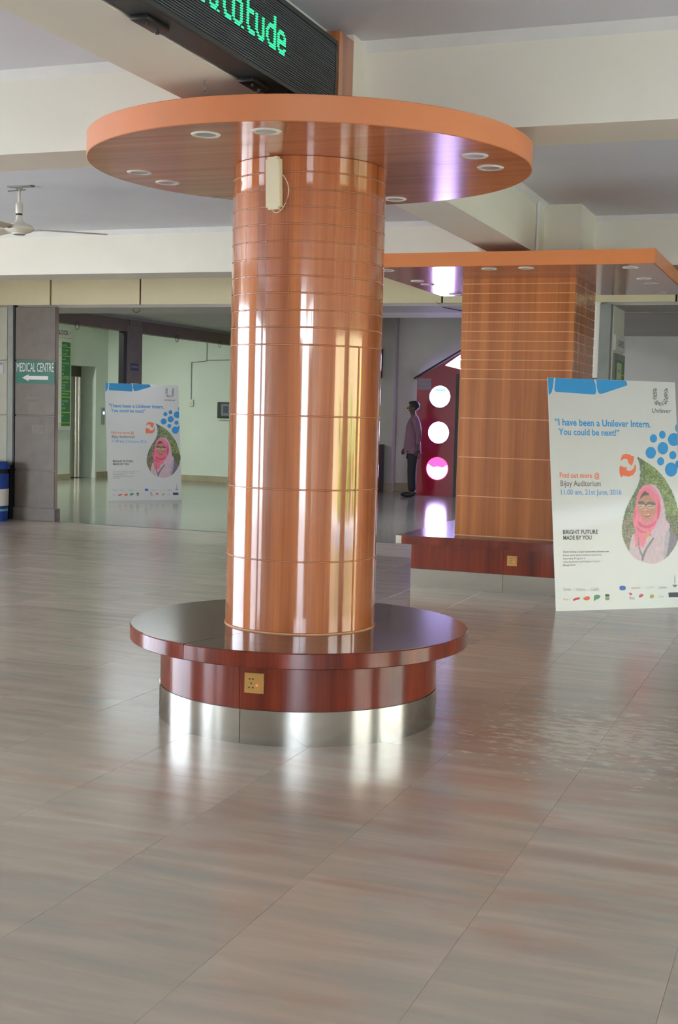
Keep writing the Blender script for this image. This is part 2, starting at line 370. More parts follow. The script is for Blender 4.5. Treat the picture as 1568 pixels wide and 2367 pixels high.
beam_x('trim_1', 6.25, 6.70, -13, 6, 'cream painted cross beam directly behind the round canopy')
beam_x('trim_2', 12.10, 12.65, -13, 6, 'cream painted cross beam above the square canopy at the far side')
# long beam over the two columns, in stretches between the cross beams
mb = MB()
for y0, y1 in ((-7, 6.25), (6.70, 12.10), (12.65, YT + 0.3)): mb.box(-2.80, -2.42, y0, y1, BZ, HC + 0.02)
mb.box(-2.72, -2.27, 6.085, 6.25, BZ, HC + 0.02)
mb.box(-2.72, -2.27, 6.70, 6.80, BZ, HC + 0.02)
mb.build('trim_4', M['beam'], None, label='long cream beam running away over both wood clad columns', cat='beam', kind='structure')
for k, x in enumerate((-8.3, 2.6)):
    mb = MB()
    for y0, y1 in ((-7, 6.25), (6.70, 12.10), (12.65, YT + 0.3)): mb.box(x - 0.19, x + 0.19, y0, y1, BZ, HC + 0.02)
    if k == 1: mb.build('trim_5', M['beam'], None, label='long cream beam on the far right side of the hall', cat='beam', kind='structure')
# chamfered cornice fillets where beams meet the ceiling
c_ = 0.048; mb = MB()
def fil_x(x0, x1, y, s): mb.prism([(y, HC - c_), (y + s * c_, HC), (y, HC)] if s < 0 else [(y, HC - c_), (y, HC), (y + c_, HC)], 'x', x0, x1)
def fil_y(y0, y1, x, s): mb.prism([(x, HC - c_), (x, HC), (x + s * c_, HC)], 'y', y0, y1)
for y0, y1 in ((6.25, 6.70), (12.10, 12.65)):
    for xa, xb in ((-13, -2.80), (-2.27 if y0 > 0 else -2.42, 6)):
        fil_x(xa, xb, y0, -1); fil_x(xa, xb, y1, 1)
for y0, y1 in ((-7, 6.08), (6.80, 11.3), (12.65, YT)):
    fil_y(y0, y1, -2.42, 1); fil_y(y0, y1, -2.80, -1)
mb.build('trim_6', M['trimw'], None, label='narrow white cornice fillet between beams and hall ceiling', cat='cornice', kind='structure')
box('trim_7', M['beam'], -3.0, -2.10, 11.35, 12.12, 2.86, HC + 0.02, label='pale concrete column head rising from the square canopy to the ceiling', cat='column head', kind='structure')
# outer walls with daylight openings (behind and beside the camera)
mb = MB()
def wall_with_holes_x(y, x0, x1, holes, z1=HC, th=0.25, head=3.1):
    x = x0
    for a, b_ in holes:
        mb.box(x, a, y, y + th, 0, z1); mb.box(a, b_, y, y + th, head, z1); x = b_
    mb.box(x, x1, y, y + th, 0, z1)
def wall_with_holes_y(x, y0, y1, holes, z1=HC, th=0.25, head=2.6):
    y = y0
    for a, b_ in holes:
        mb.box(x, x + th, y, a, 0, z1); mb.box(x, x + th, a, b_, head, z1); y = b_
    mb.box(x, x + th, y, y1, 0, z1)
for a, b_ in ((-13.25, 1.6), (4.0, 6.25)): mb.box(a, b_, -7.25, -7.0, 0, 2.6)
mb.box(-13.25, 0.6, -7.25, -7.0, 2.6, HC); mb.box(5.6, 6.25, -7.25, -7.0, 2.6, HC); mb.box(2.9, 3.1, -7.25, -7.0, 2.6, HC)  # high opening over the doorway, added to light surfaces that face it
mb.box(-13.25, 6.25, -7.25, -7.0, 3.30, HC)
mb.build('wall_front', M['wall'], None, label='entrance wall behind the camera with daylight doorways', cat='wall', kind='structure')
mb = MB(); wall_with_holes_y(-13.25, -7, YT, [(-6.5, -4.3), (-3.4, -0.4), (2.8, 8.1)], head=2.85)
mb.build('wall_left', M['wall'], None, label='open sided left wall of the hall with tall daylight bays', cat='wall', kind='structure')
mb = MB(); wall_with_holes_y(6.0, -7, YT, [(2.3, 4.7), (5.9, 9.8)], head=2.4)
mb.build('wall_right', M['wall'], None, label='right wall of the hall with openings to the garden', cat='wall', kind='structure')
struct('floor_outside', M['ground'], -60, 60, -60, 60, -0.3, -0.14, 'pale paving of the yard outside the hall', 'ground')
struct('wall_reflection', M['yellow'], 12.5, 12.7, -2.0, 16.0, -0.14, 3.3, 'pale rendered garden wall added outside the right openings to tint reflections', 'wall')  # unseen wall, built to give the round column yellow reflections
box('reflection_panel', M['yellow2'], 12.40, 12.495, 12.2, 13.4, -0.14, 2.4, label='yellow sheet metal gate added before the garden wall to tint reflections', cat='backdrop')  # yellow patch added outdoors for the column to reflect
box('reflection_post', M['brickred'], 12.3, 12.495, 10.6, 11.1, -0.14, 2.5, label='terracotta post added to tint reflections, beside the yellow gate', cat='post')  # terracotta patch added beside it, also for reflections
hb = MB()  # unseen foliage added for greenish reflections
for k in range(26):
    hb.sphere((11.3 + random.uniform(-.3, .5), random.uniform(2.0, 14), random.uniform(0.1, 1.6)), random.uniform(.3, .6), 8)
tag(hb.build('hedge', M['leaf']), 'green hedge added outside the right openings for green reflections', 'hedge', kind='stuff')

# ------------------------------------------------------------ beyond the threshold: header, pillars, inner rooms
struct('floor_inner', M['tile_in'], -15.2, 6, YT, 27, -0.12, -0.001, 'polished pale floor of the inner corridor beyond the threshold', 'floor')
box('trim_8', M['dark'], -10.1, 6, YT - 0.012, YT + 0.012, -0.004, 0.0035, label='dark threshold strip between hall floor and inner floor', cat='threshold', kind='structure')
hd = struct('trim_9', M['dark'], -13, 6, YT + 0.03, YT + 0.06, 2.825, HC, 'cream panelled shutter header over the inner openings', 'header')
x = -13.0
xs = [-12.19 + 1.32 * k for k in range(-1, 15)]
for a, b_ in zip(xs[:-1], xs[1:]):
    box('panel', M['panel'], max(a, -13) + 0.011, min(b_, 6) - 0.011, YT, YT + 0.03, 2.82, HC - 0.002, hd, bev=0.003)
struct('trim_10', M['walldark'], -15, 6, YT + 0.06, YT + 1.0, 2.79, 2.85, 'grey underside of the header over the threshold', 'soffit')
struct('trim_11', M['wall'], -7.4, -3.3, YT + 1.0, YT + 1.85, 2.79, 2.86, 'pale lit soffit strip behind the header', 'soffit')
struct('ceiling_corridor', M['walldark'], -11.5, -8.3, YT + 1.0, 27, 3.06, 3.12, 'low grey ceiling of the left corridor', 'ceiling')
struct('ceiling_lobby', M['mint'], -15.2, -11.5, YT, 27, 3.40, 3.46, 'ceiling of the mint green lift lobby', 'ceiling')
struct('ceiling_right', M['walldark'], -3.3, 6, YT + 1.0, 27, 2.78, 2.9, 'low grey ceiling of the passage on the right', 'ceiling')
struct('ceiling_inner', M['wall'], -8.4, -3.2, YT + 1.6, 27, 3.56, 3.66, 'high ceiling above the red booth', 'ceiling')
struct('wall_back', M['wall'], -9.4, -3.3, 24.2, 24.4, 0, 3.6, 'grey white back wall behind the red booth', 'wall')
struct('wall_pilaster', M['walldark'], -9.35, -7.93, 23.95, 24.2, 0, 3.6, 'grey pilaster at the left end of the back wall', 'wall')
struct('wall_lobby_back', M['mint'], -14.5, -9.4, 24.35, 24.6, 0, 3.4, 'mint green rear wall of the lift lobby', 'wall')
# left lobby wall with the lift recess
RY0, RY1, RZ = 22.88, 23.87, 2.335
struct('wall_lobby', M['mint'], -14.9, -14.5, YT, RY0, 0, 3.4, 'mint green lobby wall left of the lift recess', 'wall')
struct('wall_lobby_lintel', M['mint'], -14.9, -14.5, RY0, RY1, RZ, 3.4, 'mint green wall above the lift recess', 'wall')
struct('wall_lobby_end', M['mint'], -14.9, -14.5, RY1, 24.6, 0, 3.4, 'mint green lobby wall right of the lift recess', 'wall')
struct('wall_lobby_front', M['mint'], -15.0, -10.1, YT + 0.125, YT + 0.25, 0, 3.4, 'mint back of the cream wall inside the lobby', 'wall')
struct('baseboard_lobby', M['skirt'], -14.5, -14.47, YT, RY0, 0, 0.125, 'beige tile skirting left of the lift recess', 'skirting')
struct('baseboard_lobby_end', M['skirt'], -14.5, -14.47, RY1, 24.35, 0, 0.125, 'beige tile skirting right of the lift recess', 'skirting')
struct('baseboard_back', M['skirt'], -14.47, -9.4, 24.32, 24.35, 0, 0.125, 'beige tile skirting on the lobby rear wall', 'skirting')
struct('baseboard_booth', M['skirt'], -7.93, -3.4, 24.17, 24.2, 0, 0.17, 'dark beige skirting behind the standing man', 'skirting')
struct('baseboard_pilaster', M['skirt'], -9.35, -7.9, 23.92, 23.95, 0, 0.17, 'beige skirting on the grey pilaster', 'skirting')
struct('wall_passage', M['walldark'], -3.4, 6, 20.0, 20.2, 0, 2.8, 'taupe wall closing the right passage', 'wall')
struct('wall_passage_side', M['wall'], -3.4, -3.2, 20.2, 24.2, 0, 3.6, 'side wall between booth bay and right passage', 'wall')
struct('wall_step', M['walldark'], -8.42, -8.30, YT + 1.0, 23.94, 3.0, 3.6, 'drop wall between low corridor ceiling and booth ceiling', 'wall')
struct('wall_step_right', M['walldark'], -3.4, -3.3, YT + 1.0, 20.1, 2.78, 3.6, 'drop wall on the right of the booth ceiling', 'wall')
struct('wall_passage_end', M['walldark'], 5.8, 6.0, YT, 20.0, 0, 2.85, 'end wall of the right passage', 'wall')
# cream tiled wall at the left end
cw = struct('wall_cream', M['grout'], -13, -10.20, YT + 0.02, YT + 0.12, 0, 2.82, 'cream tiled wall left of the brown stone pillar', 'wall')
ZJ = [0.0, 0.66, 1.38, 2.10, 2.80]
for a, b_ in zip(ZJ[:-1], ZJ[1:]):
    for k in range(3): box('tile', M['creamtile'], -11.02 - k * 0.8 + 0.004, -10.205 - k * 0.8 - 0.004, YT, YT + 0.02, a + 0.006, b_ - 0.006, cw, bev=0.004)
box('trim_12', M['greysteel'], -10.195, -10.115, YT - 0.01, YT + 0.1, 0.0, 2.82, label='grey green shutter guide beside the brown pillar', cat='shutter guide', kind='structure')
box('trim_13', M['dark'], -10.198, -10.112, YT - 0.016, YT - 0.01, 0.0, 0.72, label='dark lower cover of the left shutter guide', cat='cover plate', kind='structure')
box('trim_14', M['black'], -10.113, -10.088, YT - 0.01, YT + 0.1, 0.0, 2.82, label='black slot between shutter guide and brown pillar', cat='shutter slot', kind='structure')
pl = struct('pillar', M['grout'], -10.08, -9.478, YT + 0.02, YT + 0.09, 0, 2.80, 'brown stone tiled pillar carrying the green medical centre sign', 'pillar')
for a, b_ in zip(ZJ[:-1], ZJ[1:]):
    box('tile', M['pillar'], -10.085, -9.472, YT, YT + 0.02, a + 0.007, b_ - 0.007, pl, bev=0.005)
box('base_course', M['pillar'], -10.085, -9.44, YT - 0.03, YT + 0.1, 0, 0.17, pl, bev=0.004)
mb = MB()
for (xa, xb, za, zb) in ((-9.90, -9.68, 1.60, 1.66), (-9.88, -9.62, 1.40, 1.56), (-9.82, -9.62, 1.14, 1.26)): mb.box(xa, xb, YT - 0.0012, YT - 0.0002, za, zb)
mb.build('paper_residue', mat('paper_residue', (136, 126, 118), 0.6, var=0.15, scale=20), pl)
# brown beam and second pillar along the corridor
struct('trim_15', M['brownbeam'], -11.52, -11.36, YT + 0.3, 24.35, 2.81, 3.015, 'brown beam along the corridor above the lobby openings', 'beam')
struct('trim_16', M['greysteel'], -11.54, -11.34, YT + 0.3, 24.35, 3.015, 3.06, 'pale strip above the brown corridor beam', 'trim')
p2 = struct('pillar_far', M['pillar'], -11.46, -11.358, 19.70, 20.22, 0, 2.93, 'narrow beige pillar between the two lobby openings', 'pillar')
box('shutter_guide', M['black'], -11.465, -11.368, 19.60, 19.70, 0, 2.81, p2)
box('capital', M['pillar'], -11.47, -11.345, 19.76, 20.16, 2.93, 3.01, p2)
# right pillar with shutter guide and boards
rp = struct('pillar_right', M['beam'], -3.30, -2.445, YT, YT + 0.15, 0, 2.82, 'cream pillar just right of the square column', 'pillar')
box('trim_17', M['greysteel'], -2.445, -2.322, YT - 0.02, YT + 0.12, 0, 2.80, label='grey steel shutter guide right of the square column', cat='shutter guide', kind='structure')
box('band', M['brownbeam'], -2.60, -2.446, YT - 0.004, YT, 1.95, 1.985, rp)
struct('wall_board', M['beam'], -2.6, -2.31, YT + 0.12, 15.48, 0, 2.79, 'short cream return wall carrying the right hand boards', 'wall')
struct('roof', M['wall'], -15.4, 6.25, -7.25, 27.2, 3.70, 3.85, 'flat roof slab added over the whole building to block sun', 'roof')  # roof and outer walls added to stop sun leaking into the inner rooms
struct('wall_sun_block_left', M['wall'], -15.4, -15.2, YT, 27.2, -0.12, 3.70, 'outer wall behind the lift lobby, added to block sun', 'wall')
struct('wall_sun_block_back', M['wall'], -15.2, 6.25, 27.0, 27.2, -0.12, 3.70, 'outer rear wall of the building, added to block sun', 'wall')
struct('wall_sun_block_right', M['wall'], 6.05, 6.25, YT, 27.0, -0.12, 3.70, 'outer wall at the end of the right passage, added to block sun', 'wall')
struct('wall_gap_block_left', M['wall'], -13.25, -13.0, -7.25, YT, HC, 3.70, 'added light-blocking upstand above the left openings', 'wall')  # upstands and return added to close the roof box against sun
struct('wall_gap_block_right', M['wall'], 6.0, 6.25, -7.25, YT, HC, 3.70, 'added light-blocking upstand above the right openings', 'wall')
struct('wall_gap_block_front', M['wall'], -13.0, 6.0, -7.25, -7.0, HC, 3.70, 'added light-blocking upstand above the entrance doors', 'wall')
struct('wall_gap_block_back', M['wall'], -15.2, -13.25, YT, YT + 0.1, 0, 3.70, 'added light-blocking return beside the lobby', 'wall')
# lamps of the inner rooms: lobby tubes, plus added fill tubes for corridor and booth
def tube_lamp(x, y, z, length, watts, col, label, axis='y'):
    r = empty('tube_light', (x, y, z), label, 'lamp')
    if axis == 'y': box('housing', M['white'], x - 0.05, x + 0.05, y - length / 2, y + length / 2, z - 0.05, z, r)
    else: box('housing', M['white'], x - length / 2, x + length / 2, y - 0.05, y + 0.05, z - 0.05, z, r)
    e = Vector((0, length / 2 - 0.05, 0)) if axis == 'y' else Vector((length / 2 - 0.05, 0, 0)); c0 = Vector((x, y, z - 0.075))
    MB().tube([c0 - e, c0 + e], 0.014).build('tube', TUBE, r)
    ld = bpy.data.lights.new('tube_glow', 'AREA'); ld.shape = 'RECTANGLE'; ld.energy = watts; ld.color = col
    ld.size, ld.size_y = (0.08, length) if axis == 'y' else (length, 0.08)
    lo = bpy.data.objects.new('tube_glow', ld); C.objects.link(lo); lo.parent = r; lo.location = (0, 0, -0.10)
TUBE = emit('tube_lit', (235, 255, 240), 4.0)
tube_lamp(-9.3, 16.6, 3.06, 1.2, 24, (0.9, 0.97, 1.0), 'added fill tube on the corridor ceiling behind the header', 'x')  # added lamp that brightens the left poster and corridor
tube_lamp(-5.6, 17.2, 3.56, 1.2, 80, (0.86, 0.88, 1.0), 'added fill tube on the high ceiling before the red booth', 'x')  # added lamp, hidden by the header, that brightens the back wall
LW = 1.0
tube_lamp(-14.2, 20.0, 3.40, 1.2, 120 * LW, (0.92, 1.0, 0.90), 'fluorescent tube on the lobby ceiling near the lift')
tube_lamp(-12.9, 17.2, 3.40, 1.2, 40 * LW, (0.92, 1.0, 0.90), 'fluorescent tube on the lobby ceiling towards the hall')

# ------------------------------------------------------------ round column, canopy and bench
CX, CY, CRAD = -2.487, 6.093, 0.380
def ring(r0, r1, z0, z1, bev=0.0):
    if bev: return [(r0, z0), (r1 - bev, z0), (r1, z0 + bev), (r1, z1 - bev), (r1 - bev, z1), (r0, z1)]
    return [(r0, z0), (r1, z0), (r1, z1), (r0, z1)]
col = empty('round_column', (CX, CY, 0.466), 'round wood veneered column standing in the middle of the round bench', 'column')
MB().lathe(ring(0.30, 0.3765, 0.466, 2.741), (CX, CY, 0), n=96).build('core', M['groove2'], col)
ZB = [0.470, 0.819, 1.166, 1.519, 1.857] + [1.940 + 0.0805 * k for k in range(10)] + [2.741]
def grooved_band(z0, z1, joints):
    """ring of veneer with shallow upright joints"""
    mb = MB(); n = 120; vs = []; fs = []; b_ = 0.0022; g = 0.0022
    for i in range(n):
        a = 2 * math.pi * i / n
        for (r, z) in ((CRAD - 0.006, z0 + g), (CRAD - b_, z0 + g), (CRAD, z0 + g + b_), (CRAD, z1 - g - b_), (CRAD - b_, z1 - g), (CRAD - 0.006, z1 - g)):
            vs.append((CX + r * math.cos(a), CY + r * math.sin(a), z))
    for i in range(n):
        j = (i + 1) % n
        for q in range(5): fs.append((i * 6 + q, j * 6 + q, j * 6 + q + 1, i * 6 + q + 1))
    mb.add(vs, fs, True)
    return mb
for a, b_ in zip(ZB[:-1], ZB[1:]):
    o = grooved_band(a, b_, True).build('veneer_band', M['wood'], col)
MB().lathe(ring(0.37, 0.384, 0.466, 0.471), (CX, CY, 0), n=96).build('base_trim', M['groove'], col)
box('joint_strip', M['groove'], CX + 0.3435, CX + 0.3475, CY - 0.166, CY - 0.160, 0.475, 1.86, col)
for a in (-140.6, -120.3, -107.7, -99.5, -81.4, -64.4, -48.3, -30.9):
    a = R_(a); un = Vector((math.cos(a), math.sin(a), 0)); ux = Vector((-un.y, un.x, 0)); mb = MB()
    P = [Vector((CX, CY, 0)) + un * r + ux * w for r, w in ((CRAD - 0.002, -0.0008), (CRAD + 0.0003, -0.0008), (CRAD + 0.0003, 0.0008), (CRAD - 0.002, 0.0008))]
    mb.prism([(p.x, p.y) for p in P], 'z', 1.945, 2.738).build('upright_joint', M['groove2'], col)
# wood clad return above the canopy, between LED board and beam
box('upper_cladding', M['wood'], -2.46, -2.268, 5.885, 6.078, 2.852, 3.345, col)
RC, ZC0, ZC1 = 1.0956, 2.741, 2.851
can = empty('round_canopy', (CX, CY, ZC0), 'round orange edged canopy disc ringed with downlights on the round column', 'canopy')
MB().lathe(ring(1.0, RC, ZC0 - 0.001, ZC1, 0.003), (CX, CY, 0), n=128).build('edge_band', M['rim'], can)
for k, (a0, a1) in enumerate(((0, 180), (180, 360))):
    mb = MB(); n = 64; g = 0.0012
    pts = [(CX + (RC - 0.004) * math.cos(R_(a0 + 180 * i / n)), CY + (RC - 0.004) * math.sin(R_(a0 + 180 * i / n)) + (g if k == 0 else -g)) for i in range(n + 1)]
    mb.prism(pts, 'z', ZC0 - 0.002, ZC0 + 0.02).build('soffit_panel', M['soffit'], can)
MB().lathe(ring(0.0, RC - 0.01, ZC1 - 0.02, ZC1 - 0.002), (CX, CY, 0), n=64).build('top_board', M['rim'], can)
box('packing_block', M['brownbeam'], -2.79, -2.43, 5.36, 7.0, ZC1, BZ, can)
def downlight(parent, x, y, z):
    o = MB().lathe([(0.046, -0.004), (0.060, -0.006), (0.066, 0.0), (0.046, 0.0)], (x, y, z - 0.002), n=32).build('downlight', M['white'], parent)
    MB().lathe([(0.0, -0.002), (0.046, -0.002), (0.046, 0.0), (0.0, 0.0)], (x, y, z - 0.002), n=24).build('lens', M['lens'], o)
for x, y in ((-2.62, 5.2), (-2.33, 5.2), (-3.37, 5.95), (-3.37, 6.25), (-1.60, 5.92), (-1.60, 6.22), (-2.63, 7.0), (-2.343, 7.005)): downlight(can, x, y, ZC0)
ben = empty('round_bench', (CX, CY, 0), 'round dark mahogany bench with steel kick band around the round column', 'bench')
def arc_gap(parent, name, m_, prof, angs, gap, n=60):
    for a, b_ in zip(angs, angs[1:] + [angs[0] + 360]):
        MB().lathe(prof, (CX, CY, 0), a + gap, b_ - gap, n=n).build(name, m_, parent)
MB().lathe(ring(0.30, 0.698, 0.02, 0.44), (CX, CY, 0), n=96).build('carcass', M['dark'], ben)
arc_gap(ben, 'steel_kick_band', M['steel'], ring(0.69, 0.7069, 0.0, 0.163), [-90.0, 90.0], 0.12)
arc_gap(ben, 'apron_panel', M['bench'], ring(0.69, 0.703, 0.165, 0.392), [-90.5, 89.5], 0.12)
arc_gap(ben, 'edge_panel', M['bench'], ring(0.80, 0.8587, 0.391, 0.464, 0.004), [-106.0, 74.0], 0.16)
arc_gap(ben, 'seat_panel', M['benchtop'], [(0.36, 0.44), (0.852, 0.44), (0.8535, 0.466), (0.36, 0.466)], [-106.0, 74.0], 0.16)
def socket(parent, O, ux, uz, un, s=0.093):
    """square plate: O lower left corner, ux right, uz up, un outward"""
    O, ux, uz, un = Vector(O), Vector(ux), Vector(uz), Vector(un)
    def slab(mb, a0, a1, b0, b1, d0, d1):
        P = [O + ux * a + uz * b_ + un * d for d in (d0, d1) for (a, b_) in ((a0, b0), (a1, b0), (a1, b1), (a0, b1))]
        mb.add(P, [(0, 3, 2, 1), (4, 5, 6, 7), (0, 1, 5, 4), (1, 2, 6, 5), (2, 3, 7, 6), (3, 0, 4, 7)])
    mb = MB(); slab(mb, 0, s, 0, s, -0.01, 0.006); slab(mb, 0.006, s - 0.012, 0.006, s - 0.006, 0.006, 0.009)
    p = mb.build('power_socket', M['gold'], parent, label='gold five pin power socket plate')
    mb = MB()
    for (a, b_) in ((0.026, 0.066), (0.042, 0.066), (0.034, 0.046), (0.024, 0.026), (0.042, 0.026)): slab(mb, a - 0.0035, a + 0.0035, b_ - 0.003, b_ + 0.003, 0.009, 0.0095)
    mb.build('pin_holes', M['black'], p)
    mb = MB(); slab(mb, 0.058, 0.065, 0.034, 0.041, 0.009, 0.0105); mb.build('indicator', M['redlit'], p)
    mb = MB(); slab(mb, 0.054, 0.072, 0.055, 0.072, 0.009, 0.0115); mb.build('switch', M['gold'], p)
aS = R_(-84.5)
un = Vector((math.cos(aS), math.sin(aS), 0)); ux = Vector((-un.y, un.x, 0))
cS = Vector((CX, CY, 0)) + un * 0.703
socket(ben, cS - ux * 0.0465 + Vector((0, 0, 0.243)), ux, (0, 0, 1), un)

# ------------------------------------------------------------ square column, canopy and bench
SX0, SX1, SY0, SY1 = -3.10, -2.10, 11.22, 12.23
sq = empty('square_column', (-2.6, 11.72, 0.466), 'square wood veneered column with fine horizontal grooves behind the poster', 'column')
box('core', M['groove'], SX0 + 0.006, SX1 - 0.006, SY0 + 0.006, SY1 - 0.006, 0.466, 2.741, sq)
ZS = [0.470, 0.82, 1.167, 1.513, 1.861] + [1.945 + 0.0829 * k for k in range(10)] + [2.741]
for a, b_ in zip(ZS[:-1], ZS[1:]):
    g = 0.0035
    box('veneer_panel', M['wood2'], SX0, SX1, SY0, SY0 + 0.01, a + g, b_ - g, sq)
    box('veneer_panel', M['wood2'], SX0, SX1, SY1 - 0.01, SY1, a + g, b_ - g, sq)
    box('veneer_panel', M['wood2'], SX0, SX0 + 0.01, SY0 + 0.0101, SY1 - 0.0101, a + g, b_ - g, sq)
    box('veneer_panel', M['wood2'], SX1 - 0.01, SX1, SY0 + 0.0101, SY1 - 0.0101, a + g, b_ - g, sq)
QX0, QX1, QY0, QY1 = -3.77, -1.32, 10.275, 12.86
sc_ = empty('square_canopy', (-2.55, 11.6, ZC0), 'square orange edged canopy slab on the square column in the distance', 'canopy')
for (a, b_, c1, d1) in ((QX0, QX1, QY0, QY0 + 0.03), (QX0, QX1, QY1 - 0.03, QY1), (QX0, QX0 + 0.03, QY0 + 0.031, QY1 - 0.031), (QX1 - 0.03, QX1, QY0 + 0.031, QY1 - 0.031)):
    box('edge_band', M['rim2'], a, b_, c1, d1, ZC0 - 0.001, 2.852, sc_)
ym = 11.72
box('soffit_panel', M['soffit'], QX0 + 0.01, QX1 - 0.01, QY0 + 0.01, ym - 0.002, ZC0 - 0.004, ZC0 + 0.02, sc_)
box('soffit_panel', M['soffit'], QX0 + 0.01, QX1 - 0.01, ym + 0.002, QY1 - 0.01, ZC0 - 0.004, ZC0 + 0.02, sc_)
box('top_board', M['rim2'], QX0 + 0.03, QX1 - 0.03, QY0 + 0.03, QY1 - 0.03, 2.83, 2.85, sc_)
box('packing_block', M['brownbeam'], -2.79, -2.43, 10.95, 11.34, 2.852, BZ, sc_)
for x, y in ((-3.56, 10.48), (-3.56, 11.36), (-3.56, 11.66), (-2.674, 10.468), (-2.361, 10.445), (-1.541, 10.522), (-1.548, 11.38), (-1.545, 11.78), (-1.563, 12.66), (-3.56, 12.62)): downlight(sc_, x, y, ZC0 - 0.002)
BX0, BX1, BY0, BY1 = -3.545, -1.655, 10.90, 12.97
sb = empty('square_bench', (-2.6, 11.9, 0), 'square dark mahogany bench around the square column behind the poster', 'bench')
def rslab(x0, x1, y0, y1, z0, z1, r, n=6):
    pts = []
    for cx, cy, a in ((x1 - r, y0 + r, -90), (x1 - r, y1 - r, 0), (x0 + r, y1 - r, 90), (x0 + r, y0 + r, 180)):
        for k in range(n + 1): pts.append((cx + r * math.cos(R_(a + 90 * k / n)), cy + r * math.sin(R_(a + 90 * k / n))))
    return MB().prism(pts, 'z', z0, z1)
rslab(BX0, BX1, BY0, BY1, 0.392, 0.464, 0.05).build('edge_panel', M['bench'], sb)
box('seat_panel', M['benchtop'], BX0 + 0.012, BX1 - 0.012, BY0 + 0.012, BY1 - 0.012, 0.440, 0.466, sb)
sx0, sx1, sy0, sy1 = BX0 + 0.105, BX1 - 0.105, BY0 + 0.125, BY1 - 0.125
box('carcass', M['dark'], sx0 + 0.012, sx1 - 0.012, sy0 + 0.012, sy1 - 0.012, 0.01, 0.391, sb)
box('corner_cap', M['chrome'], BX0 - 0.002, BX0 + 0.05, BY0 - 0.002, BY0 + 0.03, 0.394, 0.462, sb)
XM = -2.60
for (a, b_) in ((sx0, XM - 0.0015), (XM + 0.0015, sx1)):
    box('apron_panel', M['bench'], a, b_, sy0, sy0 + 0.011, 0.164, 0.391, sb); box('steel_kick_panel', M['steel'], a, b_, sy0 - 0.002, sy0 + 0.011, 0, 0.162, sb)
    box('apron_panel', M['bench'], a, b_, sy1 - 0.011, sy1, 0.164, 0.391, sb); box('steel_kick_panel', M['steel'], a, b_, sy1 - 0.011, sy1, 0, 0.162, sb)
for (a, b_) in ((sx0, sx0 + 0.011), (sx1 - 0.011, sx1)):
    box('apron_panel', M['bench'], a, b_, sy0 + 0.0115, sy1 - 0.0115, 0.164, 0.391, sb); box('steel_kick_panel', M['steel'], a, b_, sy0 + 0.0115, sy1 - 0.0115, 0, 0.162, sb)
socket(sb, (-2.565, sy0, 0.243), (1, 0, 0), (0, 0, 1), (0, -1, 0), 0.088)

# ------------------------------------------------------------ LED message board on the beam
led = empty('led_message_board', (-2.34, 4.0, 2.93), 'long black LED board showing green letters under the ceiling beam', 'LED sign')
LX, LY0, LY1, LZ0, LZ1 = -2.270, 1.6, 5.872, 2.932, 3.292
box('housing', M['ledbox'], -2.405, LX - 0.012, LY0, LY1, LZ0, LZ1, led, bev=0.004)
box('face', M['ledface'], LX - 0.012, LX - 0.006, LY0 + 0.02, LY1 - 0.02, LZ0 + 0.018, LZ1 - 0.02, led)
mb = MB()
mb.box(LX - 0.012, LX, LY0, LY1, LZ0, LZ0 + 0.020, 0.002); mb.box(LX - 0.012, LX, LY0, LY1, LZ1 - 0.022, LZ1, 0.002)
mb.box(LX - 0.012, LX, LY1 - 0.022, LY1, LZ0 + 0.0205, LZ1 - 0.0225); mb.box(LX - 0.012, LX, LY0, LY0 + 0.02, LZ0 + 0.0205, LZ1 - 0.0225)
mb.build('frame', M['ledbox'], led)
mb = MB(); z = LZ0 + 0.026
while z < LZ1 - 0.026:
    mb.prism([(LX - 0.006, z), (LX - 0.001, z - 0.0012), (LX - 0.001, z + 0.0012), (LX - 0.006, z + 0.0025)], 'y', LY0 + 0.021, LY1 - 0.023); z += 0.0100
mb.build('louvers', M['louver'], led, kind='stuff')
G = {
 'a': ["..######.", ".########", "##.....##", "##.....##", "##.....##", "##.....##", "##.....##", ".##....##", "..######.", "...####.##"],
 'A': ["..#####..", ".#######.", "##....##.", "##....##.", "##....##.", "##....##.", "##....##.", "##....##.", "##....##.", ".######..", "..####.##"],
 't': ["##.....", "##.....", "##.....", "######.", "######.", "##.....", "##.....", "##.....", "##.....", "##.....", ".##....", ".######", "..#####"],
 'u': ["##....##", "##....##", "##....##", "##....##", "##....##", "##....##", "##....##", ".##...##", "..######", "...####."],
 'd': [".......##", ".......##", ".......##", ".......##", "...######", "..#######", ".##....##", "##.....##", "##.....##", "##.....##", "##.....##", ".##....##", "..#######", "...######"],
 'e': ["..####..", ".######.", "##....##", "##....##", "########", "########", "##......", "##....##", ".######.", "..#####."],
}
mb = MB(); P_ = 0.0100
for ch, y0, w in (('t', 4.405, .075), ('a', 4.50, .105), ('t', 4.638, .070), ('A', 4.718, .110), ('t', 4.853, .078), ('u', 4.939, .088), ('d', 5.046, .100), ('e', 5.162, .090)):
    rows = G[ch]; n = max(len(r) for r in rows); pw = w / n
    for ri, row in enumerate(rows):
        for ci, q in enumerate(row):
            if q != '#': continue
            yy = y0 + (ci + 0.5) * pw; zz = 3.062 + (len(rows) - 1 - ri) * P_; r = 0.0031
            mb.prism([(yy + r * math.cos(R_(a)), zz + r * 1.05 * math.sin(R_(a))) for a in range(0, 360, 60)], 'x', LX - 0.004, LX + 0.0005)
mb.build('lit_diodes', M['ledglow'], led, label='green lit letters', kind='stuff')
